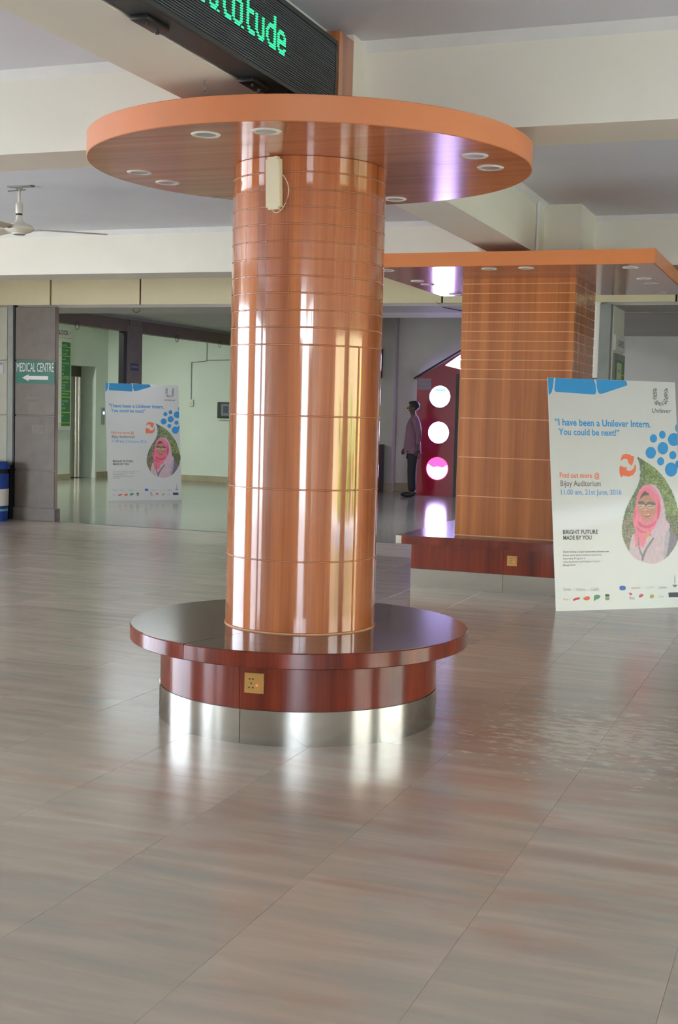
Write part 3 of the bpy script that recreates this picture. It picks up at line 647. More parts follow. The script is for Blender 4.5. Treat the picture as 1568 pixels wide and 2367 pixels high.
for k, y in enumerate((4.15, 5.05)):
    mb = MB(); mb.box(-2.40, -2.33, y, y + 0.17, 2.912, 2.9318, 0.004); mb.tube([(-2.36, y + 0.13, 2.912), (-2.36, y + 0.13, 2.895)], 0.008); mb.tube([(-2.35, y + 0.04, 2.912), (-2.35, y + 0.04, 2.900)], 0.006)
    mb.build('mounting_bracket', M['black'], led)
# hook in the beam soffit
pts = [(-2.553, 5.046, BZ), (-2.553, 5.046, BZ - 0.02)] + [(-2.553 + 0.0, 5.046 + 0.014 * math.sin(R_(a)), BZ - 0.034 + 0.014 * math.cos(R_(a))) for a in range(0, 271, 30)]
tag(MB().tube(pts, 0.0022, 6).build('ceiling_hook', M['greysteel']), 'small steel hook in the beam soffit beside the LED board', 'hook')

# ------------------------------------------------------------ cream box with cable on the round column
bx = empty('emergency_light_box', (-2.50, 5.70, 2.49), 'cream oblong plastic box hanging high on the round column with looped cable', 'box')
cB = Vector((CX, CY, 0)); aB = R_(-93.0)
un = Vector((math.cos(aB), math.sin(aB), 0)); ux = Vector((-un.y, un.x, 0))
def onb(a, z, d): return cB + un * (CRAD + d) + ux * a + Vector((0, 0, z))
bm = bmesh.new(); bmesh.ops.create_cube(bm, size=1)
for v in bm.verts: v.co = (v.co.x * 0.076, v.co.y * 0.028, v.co.z * 0.245)
bmesh.ops.bevel(bm, geom=[e for e in bm.edges if abs((e.verts[0].co - e.verts[1].co).y) > 0.01], offset=0.011, segments=4, affect='EDGES')
bmesh.ops.bevel(bm, geom=[e for e in bm.edges if abs(e.verts[0].co.y + 0.014) < 1e-4 and abs(e.verts[1].co.y + 0.014) < 1e-4], offset=0.003, segments=2, affect='EDGES')
bm.verts.index_update()
Mx = Matrix.Rotation(R_(-1.8), 3, 'Y'); cc = onb(0.0, 2.608, 0.018)
vs = []
for v in bm.verts:
    q = Mx @ v.co; vs.append(cc + ux * q.x - un * q.y + Vector((0, 0, q.z)))
MB().add(vs, [[v.index for v in f.verts] for f in bm.faces]).build('case', M['cream'], bx); bm.free()
mb = MB(); P = [cc + ux * a + un * 0.0143 + Vector((0, 0, z)) for a, z in ((-.022, .055), (.022, .054), (.022, .048), (-.022, .049))]
mb.add(P + [p + un * 0.0006 for p in P], [(3, 2, 1, 0), (4, 5, 6, 7), (0, 1, 5, 4), (1, 2, 6, 5), (2, 3, 7, 6), (3, 0, 4, 7)]).build('label_strip', M['white'], bx)
def arcpts(lst): return [onb(a, z, 0.008) for a, z in lst]
MB().tube(arcpts([(0.034, 2.655), (0.052, 2.635), (0.068, 2.605), (0.074, 2.575), (0.070, 2.545), (0.058, 2.515), (0.040, 2.488), (0.020, 2.474), (0.002, 2.473), (-0.008, 2.485), (-0.008, 2.492)]), 0.0024, 6).build('cable', M['wirew'], bx)
MB().tube(arcpts([(0.004, 2.728), (0.002, 2.738)]) + [onb(0.002, 2.741, 0.01)], 0.003, 6).build('feed_cable', M['wirew'], bx)

# ------------------------------------------------------------ ceiling fan
FX, FY = -6.54, 9.50
fan = empty('ceiling_fan', (FX, FY, HC), 'white ceiling fan hanging at the left behind the round canopy', 'ceiling fan')
mb = MB(); mb.box(FX - 0.10, FX + 0.13, FY - 0.03, FY + 0.03, HC - 0.012, HC); mb.prism([(FX - 0.04, HC - 0.012), (FX + 0.04, HC - 0.012), (FX, HC - 0.06)], 'y', FY - 0.004, FY + 0.004)
mb.tube([(FX - 0.08, FY - 0.05, HC - 0.05), (FX + 0.05, FY + 0.02, HC - 0.03)], 0.005, 6); mb.build('ceiling_plate', M['greysteel'], fan)
MB().tube([(FX, FY, HC - 0.03), (FX, FY, 3.20)], 0.011).build('downrod', M['fanw'], fan)
MB().lathe([(0.0, 3.14), (0.024, 3.145), (0.03, 3.155), (0.03, 3.225), (0.024, 3.235), (0.0, 3.24)], (FX, FY, 0), n=20).build('upper_canopy', M['fanw'], fan)
MB().lathe([(0.0, 3.135), (0.027, 3.136), (0.027, 3.148), (0.0, 3.149)], (FX, FY, 0), n=20).build('collar', M['dark'], fan)
MB().lathe([(0.0, 2.975), (0.055, 2.975), (0.062, 2.985), (0.10, 2.995), (0.125, 3.015), (0.125, 3.03), (0.10, 3.05), (0.05, 3.068), (0.03, 3.09), (0.022, 3.135), (0.0, 3.136)], (FX, FY, 0), n=36).build('motor_housing', M['fanw'], fan)
MB().lathe([(0.0, 2.970), (0.048, 2.970), (0.048, 2.976), (0.0, 2.976)], (FX, FY, 0), n=24).build('bottom_cap', M['greysteel'], fan)
for k in range(3):
    a = R_(34 + 120 * k); d = Vector((math.cos(a), math.sin(a), 0)); s_ = Vector((-d.y, d.x, 0)); tl = 0.012
    def q(r, w, dz): return Vector((FX, FY, 3.02)) + d * r + s_ * w + Vector((0, 0, dz + w * 0.22 - r * 0.01))
    P = [(0.15, -0.05), (0.73, -0.062), (0.75, 0.055), (0.15, 0.05)]
    mb = MB(); mb.add([q(r, w, 0) for r, w in P] + [q(r, w, 0.003) for r, w in P], [(3, 2, 1, 0), (4, 5, 6, 7), (0, 1, 5, 4), (1, 2, 6, 5), (2, 3, 7, 6), (3, 0, 4, 7)])
    o = mb.build('blade', M['blade'], fan)
    mb = MB(); P = [(0.10, -0.016), (0.19, -0.025), (0.19, 0.025), (0.10, 0.016)]
    mb.add([q(r, w, -0.004) for r, w in P] + [q(r, w, -0.001) for r, w in P], [(3, 2, 1, 0), (4, 5, 6, 7), (0, 1, 5, 4), (1, 2, 6, 5), (2, 3, 7, 6), (3, 0, 4, 7)])
    mb.build('blade_iron', M['greysteel'], o)

# ------------------------------------------------------------ posters
PW, PH = 1.2089, 1.8787
# plane coordinates of the board, digitised from its print: homography from reading coordinates to metres
src = [(1287, 1413), (1582, 1403), (1561, 883), (1265, 873)]; dst = [(0, 0), (PW, 0), (PW, PH), (0, PH)]
A_ = []; B_ = []
for (x, y), (u, v) in zip(src, dst):
    A_.append([x, y, 1, 0, 0, 0, -u * x, -u * y]); B_.append(u); A_.append([0, 0, 0, x, y, 1, -v * x, -v * y]); B_.append(v)
Hm = np.append(np.linalg.solve(np.array(A_, float), np.array(B_, float)), 1).reshape(3, 3)
def uv(x, y):
    q = Hm @ np.array([x, y, 1.0]); return (q[0] / q[2], q[1] / q[2])
def poster(name, loc, yaw, lean, scale, label):
    r = bpy.data.objects.new(name, None); C.objects.link(r); tag(r, label, 'poster')
    u = Vector((math.cos(yaw), math.sin(yaw), 0)); b_ = Vector((-math.sin(yaw), math.cos(yaw), 0)); v = Vector((0, 0, 1)) * math.cos(lean) + b_ * math.sin(lean)
    n = v.cross(u)
    n = -u.cross(v) * -1
    yv = v.cross(u) * 1.0        # local +Y points to the back of the board
    r.matrix_world = Matrix(((u.x * scale[0], yv.x, v.x * scale[1], loc[0]), (u.y * scale[0], yv.y, v.y * scale[1], loc[1]), (u.z, yv.z, v.z * scale[1], loc[2]), (0, 0, 0, 1)))
    ORG[r] = Vector((0, 0, 0)); return r
p1 = poster('poster_stand', (-1.9654, 10.2141, 0.0), 0.7144, 0.149, (1, 1), 'large white recruitment poster board standing in front of the square column')
def flat(mb, pts, y=-0.0012, th=0.0008):
    mb.add([(p[0], y, p[1]) for p in pts], [tuple(range(len(pts)))])
def L(mb): return mb
MB().box(0, PW, 0.0, 0.006, 0, PH).build('board', M['posterboard'], p1, local=True)
mb = MB(); mb.box(0.56, 0.60, 0.006, 0.02, 0.05, 1.3)
mb.add([(0.56, 0.02, 1.20), (0.60, 0.02, 1.20), (0.60, 0.02, 1.14), (0.56, 0.02, 1.14), (0.56, 0.18, 0.04), (0.60, 0.18, 0.04), (0.60, 0.15, 0.04), (0.56, 0.15, 0.04)],
       [(0, 1, 2, 3), (7, 6, 5, 4), (0, 4, 5, 1), (1, 5, 6, 2), (2, 6, 7, 3), (3, 7, 4, 0)])
mb.build('easel_strut', M['foam'], p1, local=True)
def smooth_poly(px, n=4):
    """closed Catmull-Rom through reading-coordinate points"""
    out = []; m_ = len(px)
    for i in range(m_):
        p0, p1_, p2_, p3 = (np.array(px[(i + k - 1) % m_], float) for k in range(4))
        for k in range(n):
            t_ = k / n; q = 0.5 * ((2 * p1_) + (-p0 + p2_) * t_ + (2 * p0 - 5 * p1_ + 4 * p2_ - p3) * t_ ** 2 + (-p0 + 3 * p1_ - 3 * p2_ + p3) * t_ ** 3)
            out.append((q[0], q[1]))
    return out
def pxpoly(mb, px, smooth=False, y=-0.0012):
    if smooth: px = smooth_poly(px)
    pts = [uv(*p) for p in px]; pts = [(min(max(a, 0.001), PW - 0.001), min(max(b_, 0.001), PH - 0.001)) for a, b_ in pts]
    flat(mb, pts, y)
mb = MB()
Z1 = lambda x, y: (1260 + x * 308 / 1568, 860 + y * 280 / 1425)
pxpoly(mb, [Z1(28, 68), Z1(98, 68), Z1(96, 110), Z1(86, 190), Z1(72, 240), Z1(56, 262), Z1(38, 272)])
pxpoly(mb, [Z1(118, 69), Z1(572, 86), Z1(592, 150), Z1(598, 235), Z1(592, 258), Z1(570, 266), Z1(125, 236), Z1(108, 226), Z1(105, 200)])
pxpoly(mb, [Z1(600, 88), Z1(950, 100), Z1(968, 140), Z1(962, 158), Z1(680, 254), Z1(640, 258), Z1(620, 235), Z1(608, 180)])
mb.build('blue_header_shapes', M['print_sky'], p1, local=True)
mb = MB()
def ell(mb, cx, cy, rx, ry, n=28, y=-0.0012):
    pxpoly(mb, [(cx + rx * math.cos(2 * math.pi * k / n), cy + ry * math.sin(2 * math.pi * k / n)) for k in range(n)], y=y)
for (x, y, rx, ry) in ((1278, 785, 42, 49), (1382, 741, 39, 47), (1520, 797, 72, 77), (1388, 900, 63, 73), (1246, 954, 61, 70), (1506, 983, 42, 49), (1362, 1055, 42, 49), (1485, 1152, 73, 84), (1580, 660, 42, 50), (1598, 1090, 30, 45)):
    cx, cy = Z1(x, y)
    if x > 1570: cx = min(cx, 1566.5); rx = 26
    ell(mb, cx, cy, rx * 308 / 1568, ry * 280 / 1425)
mb.build('blue_dots', M['print_sky'], p1, local=True)
mb = MB(); Z2 = lambda x, y: (1420 + x * 148 / 1251, 1040 + y * 280 / 2367)
pxpoly(mb, [Z2(*p) for p in ((128, 235), (130, 170), (160, 110), (220, 84), (290, 92), (345, 128), (384, 122), (384, 200), (365, 270), (338, 318), (300, 290), (258, 240), (275, 215), (235, 182), (190, 185), (150, 205))])
pxpoly(mb, [Z2(*p) for p in ((120, 312), (180, 345), (240, 350), (248, 378), (238, 405), (290, 420), (350, 405), (390, 350), (405, 280), (428, 340), (415, 430), (370, 500), (290, 532), (220, 525), (175, 512), (140, 550), (105, 480), (98, 380))])
mb.build('orange_arrows', M['print_orange'], p1, local=True)
def ptext(s, x0, yb, x1, hcap, m_, bold=0.0, name='lettering', parent=p1):
    a = uv(x0, yb); b_ = uv(x1, yb); hh = abs(uv(x0, yb - hcap)[1] - a[1]); mb = MB()
    text_on(mb, s, (a[0], -0.0014, a[1]), (1, 0, 0), (0, 0, 1), b_[0] - a[0], hh, bold)
    mb.build(name, m_, parent, local=True)
ptext('“I have been a Unilever Intern.', 1282, 984, 1504, 16.5, M['print_sky'], 0.02)
ptext('You could be next!”', 1291, 1006, 1432, 15, M['print_sky'], 0.02)
ptext('Find out more @', 1294, 1106, 1386, 13, M['print_orange'], 0.014)
ptext('Bijoy Auditorium', 1296, 1125, 1389, 13, M['print_grey'], 0.014)
ptext('11.00 am, 21st June, 2016', 1297, 1145, 1437, 12.5, M['print_pale'], 0.014)
ptext('BRIGHT FUTURE', 1302, 1236, 1383, 9.5, M['print_dark'], 0.02)
ptext('MADE BY YOU', 1303, 1249, 1368, 9.5, M['print_dark'], 0.02)
for k, (s, x1) in enumerate((('Start creating a bright future with Unilever now.', 1409), ('Know more about Unilever Leadership', 1391), ('Internship Program at', 1354), ('www.facebook.com/Unilever Careers', 1388), ('Bangladesh', 1331))):
    ptext(s, 1303, 1279 + k * 7.6, x1, 4.2, M['print_grey'], 0.0)
# emblem: a broad U filled with small figures, and the script name under it
mb = MB(); random.seed(3)
Uc = []
for k in range(400):
    u_ = random.uniform(0, 1); w_ = random.uniform(-1, 1)
    if u_ < .35: x = -0.68 + w_ * .22; y = 1 - u_ / .35 * 1.25
    elif u_ > .65: x = 0.68 + w_ * .22; y = 1 - (1 - u_) / .35 * 1.25
    else:
        a = math.pi + (u_ - .35) / .3 * math.pi; rr = 0.68 + w_ * .26; x = rr * math.cos(a); y = -0.25 + rr * 0.95 * math.sin(a)
    Uc.append((x, y))
kept = []
for q in Uc:
    if all((q[0] - k[0]) ** 2 + (q[1] - k[1]) ** 2 > 0.0085 for k in kept): kept.append(q)
for q in kept:
    cx, cy = Z1(1362 + q[0] * 98, 288 - q[1] * 98 + 0); a = random.uniform(0, 6.28); r1, r2 = random.uniform(1.15, 1.7), random.uniform(0.65, 1.0)
    pxpoly(mb, [(cx + r1 * math.cos(t_) * math.cos(a) - r2 * math.sin(t_) * math.sin(a), cy + r1 * math.cos(t_) * math.sin(a) + r2 * math.sin(t_) * math.cos(a)) for t_ in (0, 1.05, 2.1, 3.14, 4.2, 5.25)])
mb.build('emblem', M['print_dark'], p1, local=True)
a = uv(1507, 954); b_ = uv(1551, 954); mb = MB(); text_on(mb, 'Unilever', (a[0], -0.0014, a[1]), (1, 0, 0), (0.18, 0, 1), b_[0] - a[0], 0.036, 0.0)
mb.build('lettering', M['print_dark'], p1, local=True)
# rows of tiny marks at the foot
def lm(s, x0, yb, x1, h, rgb):
    k = 'mark_%d_%d_%d' % rgb
    if k not in M: M[k] = mat(k, rgb, 0.5, var=0.02)
    ptext(s, x0, yb, x1, h, M[k], 0.0)
def blob(px, rgb):
    k = 'mark_%d_%d_%d' % rgb
    if k not in M: M[k] = mat(k, rgb, 0.5, var=0.02)
    mb = MB(); pxpoly(mb, px, True); mb.build('printed_mark', M[k], p1, local=True)
lm('Dove', 1304, 1366, 1320, 7, (130, 130, 130)); lm('TRESemmé', 1332, 1366, 1354, 6, (170, 170, 160)); lm('CLEAR', 1366, 1366, 1386, 7, (160, 165, 160))
lm('PEPSODENT', 1460, 1362, 1481, 4, (200, 100, 110)); lm('CLEAR', 1493, 1361, 1512, 5, (170, 180, 180)); lm('Lakmé', 1524, 1361, 1541, 6, (130, 130, 130))
lm('Knorr', 1304, 1388, 1318, 5, (214, 140, 130)); lm('Rin', 1456, 1386, 1467, 7, (110, 100, 130)); lm('Lux', 1524, 1381, 1534, 5, (140, 150, 140))
blob([(1433, 1356), (1439, 1354), (1446, 1356), (1446, 1363), (1439, 1365), (1433, 1363)], (70, 110, 190))
blob([(1326, 1385), (1333, 1382), (1341, 1381), (1340, 1385), (1333, 1387), (1327, 1389)], (205, 60, 60))
blob([(1349, 1384), (1356, 1379), (1364, 1380), (1363, 1386), (1355, 1388)], (226, 100, 70))
blob([(1374, 1378), (1380, 1375), (1388, 1377), (1386, 1383), (1379, 1386), (1374, 1389)], (90, 150, 110))
blob([(1400, 1374), (1408, 1374), (1409, 1379), (1400, 1379)], (60, 110, 80)); blob([(1400, 1381), (1409, 1381), (1408, 1387), (1401, 1387)], (150, 150, 100))
blob([(1477, 1377), (1482, 1373), (1488, 1375), (1484, 1380), (1478, 1381)], (214, 90, 120)); blob([(1503, 1377), (1508, 1374), (1512, 1378), (1508, 1383), (1503, 1382)], (170, 160, 90))
blob([(1454, 1372), (1458, 1370), (1462, 1374), (1458, 1376)], (214, 90, 120))
mb = MB(); pxpoly(mb, [(1545, 1370), (1567, 1369.3), (1568, 1380), (1546, 1380.6)]); mb.build('dark_mark', M['print_dark'], p1, local=True)
mb = MB(); pxpoly(mb, [(1559.6, 1330), (1560.4, 1330), (1561, 1349), (1559.4, 1349)]); pxpoly(mb, [(1554, 1352), (1566, 1352), (1563, 1356), (1560, 1358), (1557, 1356)]); mb.build('fork_mark', M['print_grey'], p1, local=True)
# drop-shaped photograph print: colour grid
drop = [Z2(*p) for p in ((455, 150), (620, 245), (780, 350), (950, 520), (1090, 740), (1190, 960), (1250, 1200), (1300, 1420), (1275, 1640), (1210, 1850), (1080, 2050), (930, 2170), (760, 2230), (560, 2195), (380, 2100), (270, 1960), (190, 1780), (155, 1600), (175, 1380), (240, 1150), (360, 900), (440, 750), (490, 610), (508, 450), (490, 280))]
def inside(poly, x, y):
    c = False; n = len(poly); j = n - 1
    for i in range(n):
        xi, yi = poly[i]; xj, yj = poly[j]
        if (yi > y) != (yj > y) and x < (xj - xi) * (y - yi) / (yj - yi + 1e-12) + xi: c = not c
        j = i
    return c
from mathutils import noise as mn
PR = []   # painter's list in zoom coordinates: (polygon, colour)
def pr(pts, rgb, sm=True): PR.append((smooth_poly(pts, 4) if sm else pts, rgb))
pr([(355, 1680), (480, 1640), (760, 1680), (1000, 1600), (1040, 1560), (1130, 1620), (1220, 1780), (1230, 1900), (1100, 2200), (700, 2300), (350, 2200), (290, 2000)], (202, 176, 184))   # kameez
pr([(1075, 1560), (1180, 1640), (1230, 1800), (1180, 2000), (1030, 2120), (980, 2150), (1010, 1900), (1060, 1700)], (124, 110, 126))
pr([(1000, 1660), (1065, 1560), (1080, 1700), (1040, 1980), (990, 2120), (965, 2000)], (172, 164, 178))
pr([(670, 665), (780, 700), (880, 800), (950, 960), (985, 1150), (1010, 1350), (1070, 1450), (1080, 1540), (960, 1660), (800, 1720), (700, 1640), (760, 1500), (850, 1350), (880, 1100), (820, 850), (740, 720)], (206, 176, 192))   # pale dupatta
pr([(620, 690), (720, 700), (830, 800), (890, 950), (912, 1120), (890, 1280), (850, 1380), (800, 1520), (700, 1640), (630, 1740), (570, 1900), (480, 1880), (420, 1900), (400, 1700), (410, 1560), (370, 1420), (380, 1230), (420, 1080), (450, 900), (500, 790)], (232, 112, 142))  # hijab
pr([(640, 1600), (700, 1640), (640, 1740), (590, 1700), (540, 1640)], (234, 130, 118))
pr([(430, 1500), (560, 1600), (640, 1590), (560, 1640), (470, 1590)], (214, 84, 120)); pr([(470, 1400), (600, 1480), (760, 1440), (820, 1380), (780, 1480), (640, 1540), (500, 1500)], (208, 74, 112))
pr([(860, 980), (905, 1120), (890, 1270), (850, 1380), (840, 1200)], (220, 70, 110)); pr([(380, 1230), (400, 1130), (430, 1290), (400, 1380)], (222, 84, 118))
pr([(600, 700), (760, 720), (850, 860), (800, 880), (700, 760), (560, 760), (480, 850), (520, 770)], (222, 138, 168))
pr([(600, 815), (660, 850), (720, 910), (790, 1020), (810, 1150), (790, 1280), (730, 1370), (650, 1400), (570, 1370), (500, 1270), (460, 1150), (465, 1020), (510, 920), (550, 850)], (190, 128, 108))  # face
pr([(600, 815), (650, 850), (690, 885), (600, 900), (530, 950), (495, 985), (520, 910), (555, 850)], (82, 62, 66))
pr([(480, 1010), (560, 1005), (600, 1040), (590, 1075), (540, 1080), (470, 1065)], (104, 74, 72)); pr([(640, 1040), (720, 1015), (800, 1050), (800, 1085), (720, 1095), (650, 1075)], (104, 74, 72))
pr([(480, 1080), (590, 1080), (570, 1135), (500, 1140), (475, 1110)], (206, 178, 164)); pr([(650, 1085), (790, 1095), (770, 1140), (690, 1150), (655, 1120)], (206, 178, 164))
pr([(590, 1075), (640, 1070), (650, 1085), (590, 1090)], (70, 50, 52)); pr([(485, 1105), (560, 1100), (560, 1112), (490, 1118)], (96, 74, 74)); pr([(670, 1110), (770, 1112), (768, 1124), (680, 1124)], (96, 74, 74))
pr([(600, 1130), (650, 1160), (660, 1195), (600, 1205), (560, 1190)], (206, 146, 124)); pr([(545, 1200), (600, 1212), (670, 1205), (660, 1216), (600, 1222), (548, 1212)], (140, 78, 70))
pr([(545, 1250), (620, 1262), (710, 1248), (700, 1300), (640, 1330), (580, 1310)], (186, 74, 72)); pr([(570, 1262), (630, 1272), (695, 1260), (670, 1285), (620, 1290), (585, 1282)], (232, 210, 200))
pr([(470, 1700), (500, 1900), (530, 2000), (560, 2060), (540, 2100), (490, 1980), (470, 1850)], (120, 104, 118)); pr([(760, 1720), (770, 1760), (660, 1930), (600, 2060), (560, 2180), (530, 2130), (570, 2020), (640, 1880)], (122, 106, 120))
NXg, NYg = 84, 150; mb = MB(); cols = []
xs_ = np.linspace(min(p[0] for p in drop), max(p[0] for p in drop), NXg); ys_ = np.linspace(min(p[1] for p in drop), max(p[1] for p in drop), NYg)
ring_px = smooth_poly(drop, 6)
def art_col(x, y):
    zx = (x - 1420) * 1251 / 148; zy = (y - 1040) * 2367 / 280
    for poly, rgb in reversed(PR):
        if inside(poly, zx, zy):
            k = 1 + 0.07 * mn.noise(Vector((zx / 45, zy / 90, 2))); return tuple(min(255, c * k) for c in rgb)
    n1 = mn.noise(Vector((zx / 95, zy / 95, 0))); n2 = mn.noise(Vector((zx / 30, zy / 30, 5)))
    base = np.array([118, 136, 76]) if zx > 600 else np.array([98, 116, 84])
    if zy > 1300: base = np.array([122, 112, 86]) if zx < 600 else np.array([96, 100, 60])
    base = base * (1 + 0.28 * n1)
    if n2 > 0.34: base = base * 0.5 + np.array([196, 206, 190]) * 0.5
    if n2 < -0.3: base = base * 0.72
    return tuple(np.clip(base, 0, 255))
idx = {}
def vget(i, j):
    if (i, j) not in idx:
        u_, v_ = uv(xs_[i], ys_[j]); idx[(i, j)] = len(mb.v); mb.v.append((min(u_, PW - .001), -0.0012, v_)); cols.append(s2l(art_col(xs_[i], ys_[j])) + (1,))
    return idx[(i, j)]
for j in range(NYg - 1):
    for i in range(NXg - 1):
        if inside(ring_px, (xs_[i] + xs_[i + 1]) / 2, (ys_[j] + ys_[j + 1]) / 2) and uv(xs_[i], ys_[j])[0] < PW - 0.004:
            mb.f.append((vget(i, j + 1), vget(i + 1, j + 1), vget(i + 1, j), vget(i, j))); mb.sm.append(False)
ph = mb.build('portrait_print', M['art'], p1, local=True, label='drop shaped photo of a smiling woman in a pink headscarf')
ca = ph.data.color_attributes.new('Col', 'FLOAT_COLOR', 'POINT')
ca.data.foreach_set('color', [c for q in cols for c in q])
p2_ = poster('poster_stand', (-10.8382, 18.2676, 0.0), 0.8618, 0.131, (1.2676 / PW, 1.9159 / PH), 'white recruitment poster board standing in the left corridor beyond the threshold')
for ch in list(p1.children): dup(ch, p2_)

# ------------------------------------------------------------ signs and small things in the background
sg = empty('medical_centre_sign', (-9.77, YT - 0.01, 1.80), 'green MEDICAL CENTRE sign with white arrow on the brown pillar', 'sign')
box('plate', M['green'], -10.066, -9.474, YT - 0.007, YT - 0.001, 1.80, 2.095, sg)
mb = MB(); text_on(mb, 'MEDICAL CENTRE', (-10.055, YT - 0.0085, 1.955), (1, 0, 0), (0, 0, 1), 0.57, 0.115, 0.0); mb.build('lettering', M['print_white'], sg)
mb = MB(); az = 1.875; xr = -9.57
mb.add([(q[0], YT - 0.0085, q[1]) for q in ((-9.97, az), (-9.87, az + 0.045), (-9.87, az + 0.024), (xr, az + 0.024), (xr, az - 0.024), (-9.87, az - 0.024), (-9.87, az - 0.045))], [tuple(range(7))]); mb.build('arrow', M['print_white'], sg)
db = empty('directory_board', (-14.48, 22.35, 1.02), 'tall green floor directory board on the lobby wall left of the lift', 'notice board')
box('frame', M['white'], -14.499, -14.475, 21.75, 22.87, 1.02, 2.85, db)
box('panel', M['green2'], -14.474, -14.47, 22.52, 22.83, 1.10, 2.78, db); box('panel', M['print_white'], -14.474, -14.471, 21.78, 22.515, 1.08, 2.80, db)
mb = MB()
for z in (2.68, 2.50, 2.05, 1.80, 1.68, 1.37, 1.16): mb.box(-14.4698, -14.468, 22.42, 22.83, z - 0.007, z + 0.007)
mb.build('divider_lines', M['lime'], db)
for z, s, w in ((2.72, 'FLOOR', .16), (2.62, 'LIFT LOBBY', .22), (2.55, 'CLINIC', .17), (2.44, 'OFFICE', .12), (2.36, 'LECTURE HALL', .25), (2.30, 'LAB', .07), (2.23, 'LAB', .07), (2.15, 'LIB', .06), (2.09, 'CONFERENCE', .26), (1.98, 'CLASS ROOM', .2), (1.92, 'STORE', .11), (1.86, 'PRAYER', .10), (1.745, 'SEMINAR ROOM', .22), (1.60, 'CAFETERIA', .22), (1.54, 'HALL', .08), (1.46, 'STAIRS', .12), (1.31, 'EXIT', .06)):
    mb = MB(); text_on(mb, s, (-14.4685, 22.535, z - 0.018), (0, 1, 0), (0, 0, 1), w, 0.03); mb.build('lettering', M['print_white'], db)
bs = empty('block_sign', (-14.49, 22.4, 2.90), 'white BLOCK sign above the green directory board', 'sign')
box('plate', M['white'], -14.499, -14.49, 21.9, 22.89, 2.90 - 0.02, 3.06 - 0.26 + 0.0, bs) if False else box('plate', M['white'], -14.499, -14.488, 21.75, 22.89, 2.865, 3.07, bs)
mb = MB(); text_on(mb, 'BLOCK', (-14.4875, 22.38, 2.925), (0, 1, 0), (0, 0, 1), 0.40, 0.09, 0.02); mb.build('lettering', M['print_dark'], bs)
box('arrow', M['print_dark'], -14.4875, -14.487, 22.83, 22.85, 2.95, 2.985, bs)
# lift doors
lf = empty('lift_doors', (-14.85, 23.4, 0), 'stainless lift doors and bright jambs inside the lobby recess', 'lift door')
box('surround', mat('lift_surround', (98, 92, 80), 0.4), -14.90, -14.865, RY0, RY1, 0.0, RZ, lf)
box('door_leaf', M['steel'], -14.865, -14.85, RY0 + 0.04, 23.36, 0.01, 2.12, lf); box('door_leaf', M['steel'], -14.865, -14.85, 23.37, 23.60, 0.01, 2.12, lf)
for y in (23.66, 23.79): MB().lathe([(0.0, 0.01), (0.052, 0.01), (0.052, 2.12), (0.0, 2.12)], (-14.865, y, 0), -90, 90, n=16).build('jamb', M['chrome'], lf)
box('lift_call_panel', M['greysteel'], -14.499, -14.47, 24.10, 24.19, 1.12, 1.48, bev=0.006, label='steel lift call panel with blue display beside the recess', cat='call panel')
cpn = bpy.data.objects['lift_call_panel']; box('display', M['bluelit'], -14.4698, -14.466, 24.115, 24.175, 1.34, 1.40, cpn)
# conduit, switch and access box on the lobby rear wall
yb = 24.338
mb = MB()
def seg(a, b_): mb.tube([a, b_], 0.008, 6)
seg((-12.15, yb, 3.0), (-12.15, yb, 2.50)); seg((-12.15, yb, 2.50), (-12.50, yb, 2.47)); seg((-12.50, yb, 2.47), (-12.50, yb, 1.70)); seg((-12.15, yb, 2.52), (-11.0, yb, 2.54))
tag(mb.build('conduit', M['greysteel']), 'thin surface conduit on the lobby rear wall', 'conduit')
sw = box('wall_switch', M['white'], -12.54, -12.44, 24.318, 24.349, 1.56, 1.70, bev=0.005, label='small white switch box at the end of the conduit', cat='switch'); box('rocker', M['cream'], -12.51, -12.47, 24.312, 24.318, 1.60, 1.66, sw)
ab = box('access_box', M['black'], -11.87, -11.40, 24.30, 24.349, 1.33, 1.66, bev=0.006, label='black framed access box on the lobby rear wall near the column', cat='box')
box('inner_panel', M['print_grey'], -11.78, -11.55, 24.295, 24.30, 1.38, 1.62, ab); box('screen', M['navy'], -11.73, -11.62, 24.290, 24.295, 1.44, 1.58, ab); box('ledge', M['white'], -11.87, -11.40, 24.28, 24.30, 1.30, 1.325, ab)
ss = box('blue_notice', M['navy'], -11.357, -11.353, 19.82, 20.09, 2.15, 2.275, label='small dark blue plate on the narrow beige pillar', cat='sign')
box('stripe', M['print_grey'], -11.3528, -11.3525, 19.84, 20.07, 2.20, 2.235, ss)
wn = box('paper_notice', M['print_white'], -11.357, -11.354, 19.84, 20.10, 1.73, 1.93, label='white paper notice low on the narrow beige pillar', cat='notice')
box('printed_line', M['print_dark'], -11.3538, -11.3535, 19.89, 20.05, 1.85, 1.875, wn)
for (y, lab) in ((18.10, 'wire loop hanging near the brown pillar'), (21.5, 'wire loop hanging from the middle of the brown beam'), (23.3, 'wire loop hanging from the brown beam near the column')):
    pts = [(-11.352, y + 0.055 * math.cos(R_(a)), 2.795 + 0.06 * math.sin(R_(a))) for a in range(100, 441, 20)]
    tag(MB().tube(pts, 0.005, 6).build('wire_loop', M['wire']), lab, 'wire')
pts = [(-8.45 + 0.05 * math.cos(R_(a)), YT + 0.3, 2.775 + 0.03 * math.sin(R_(a))) for a in range(0, 361, 20)]
tag(MB().tube(pts, 0.004, 6).build('wire_loop', M['wire']), 'wire loop under the header between brown pillar and column', 'wire')
tag(MB().tube([(-4.33, YT - 0.005, 2.83), (-4.31, YT + 0.2, 2.785), (-4.2, YT + 0.8, 2.783)], 0.005, 6).build('loose_wire', M['wire']), 'loose dark wire under the header left of the square column', 'wire')
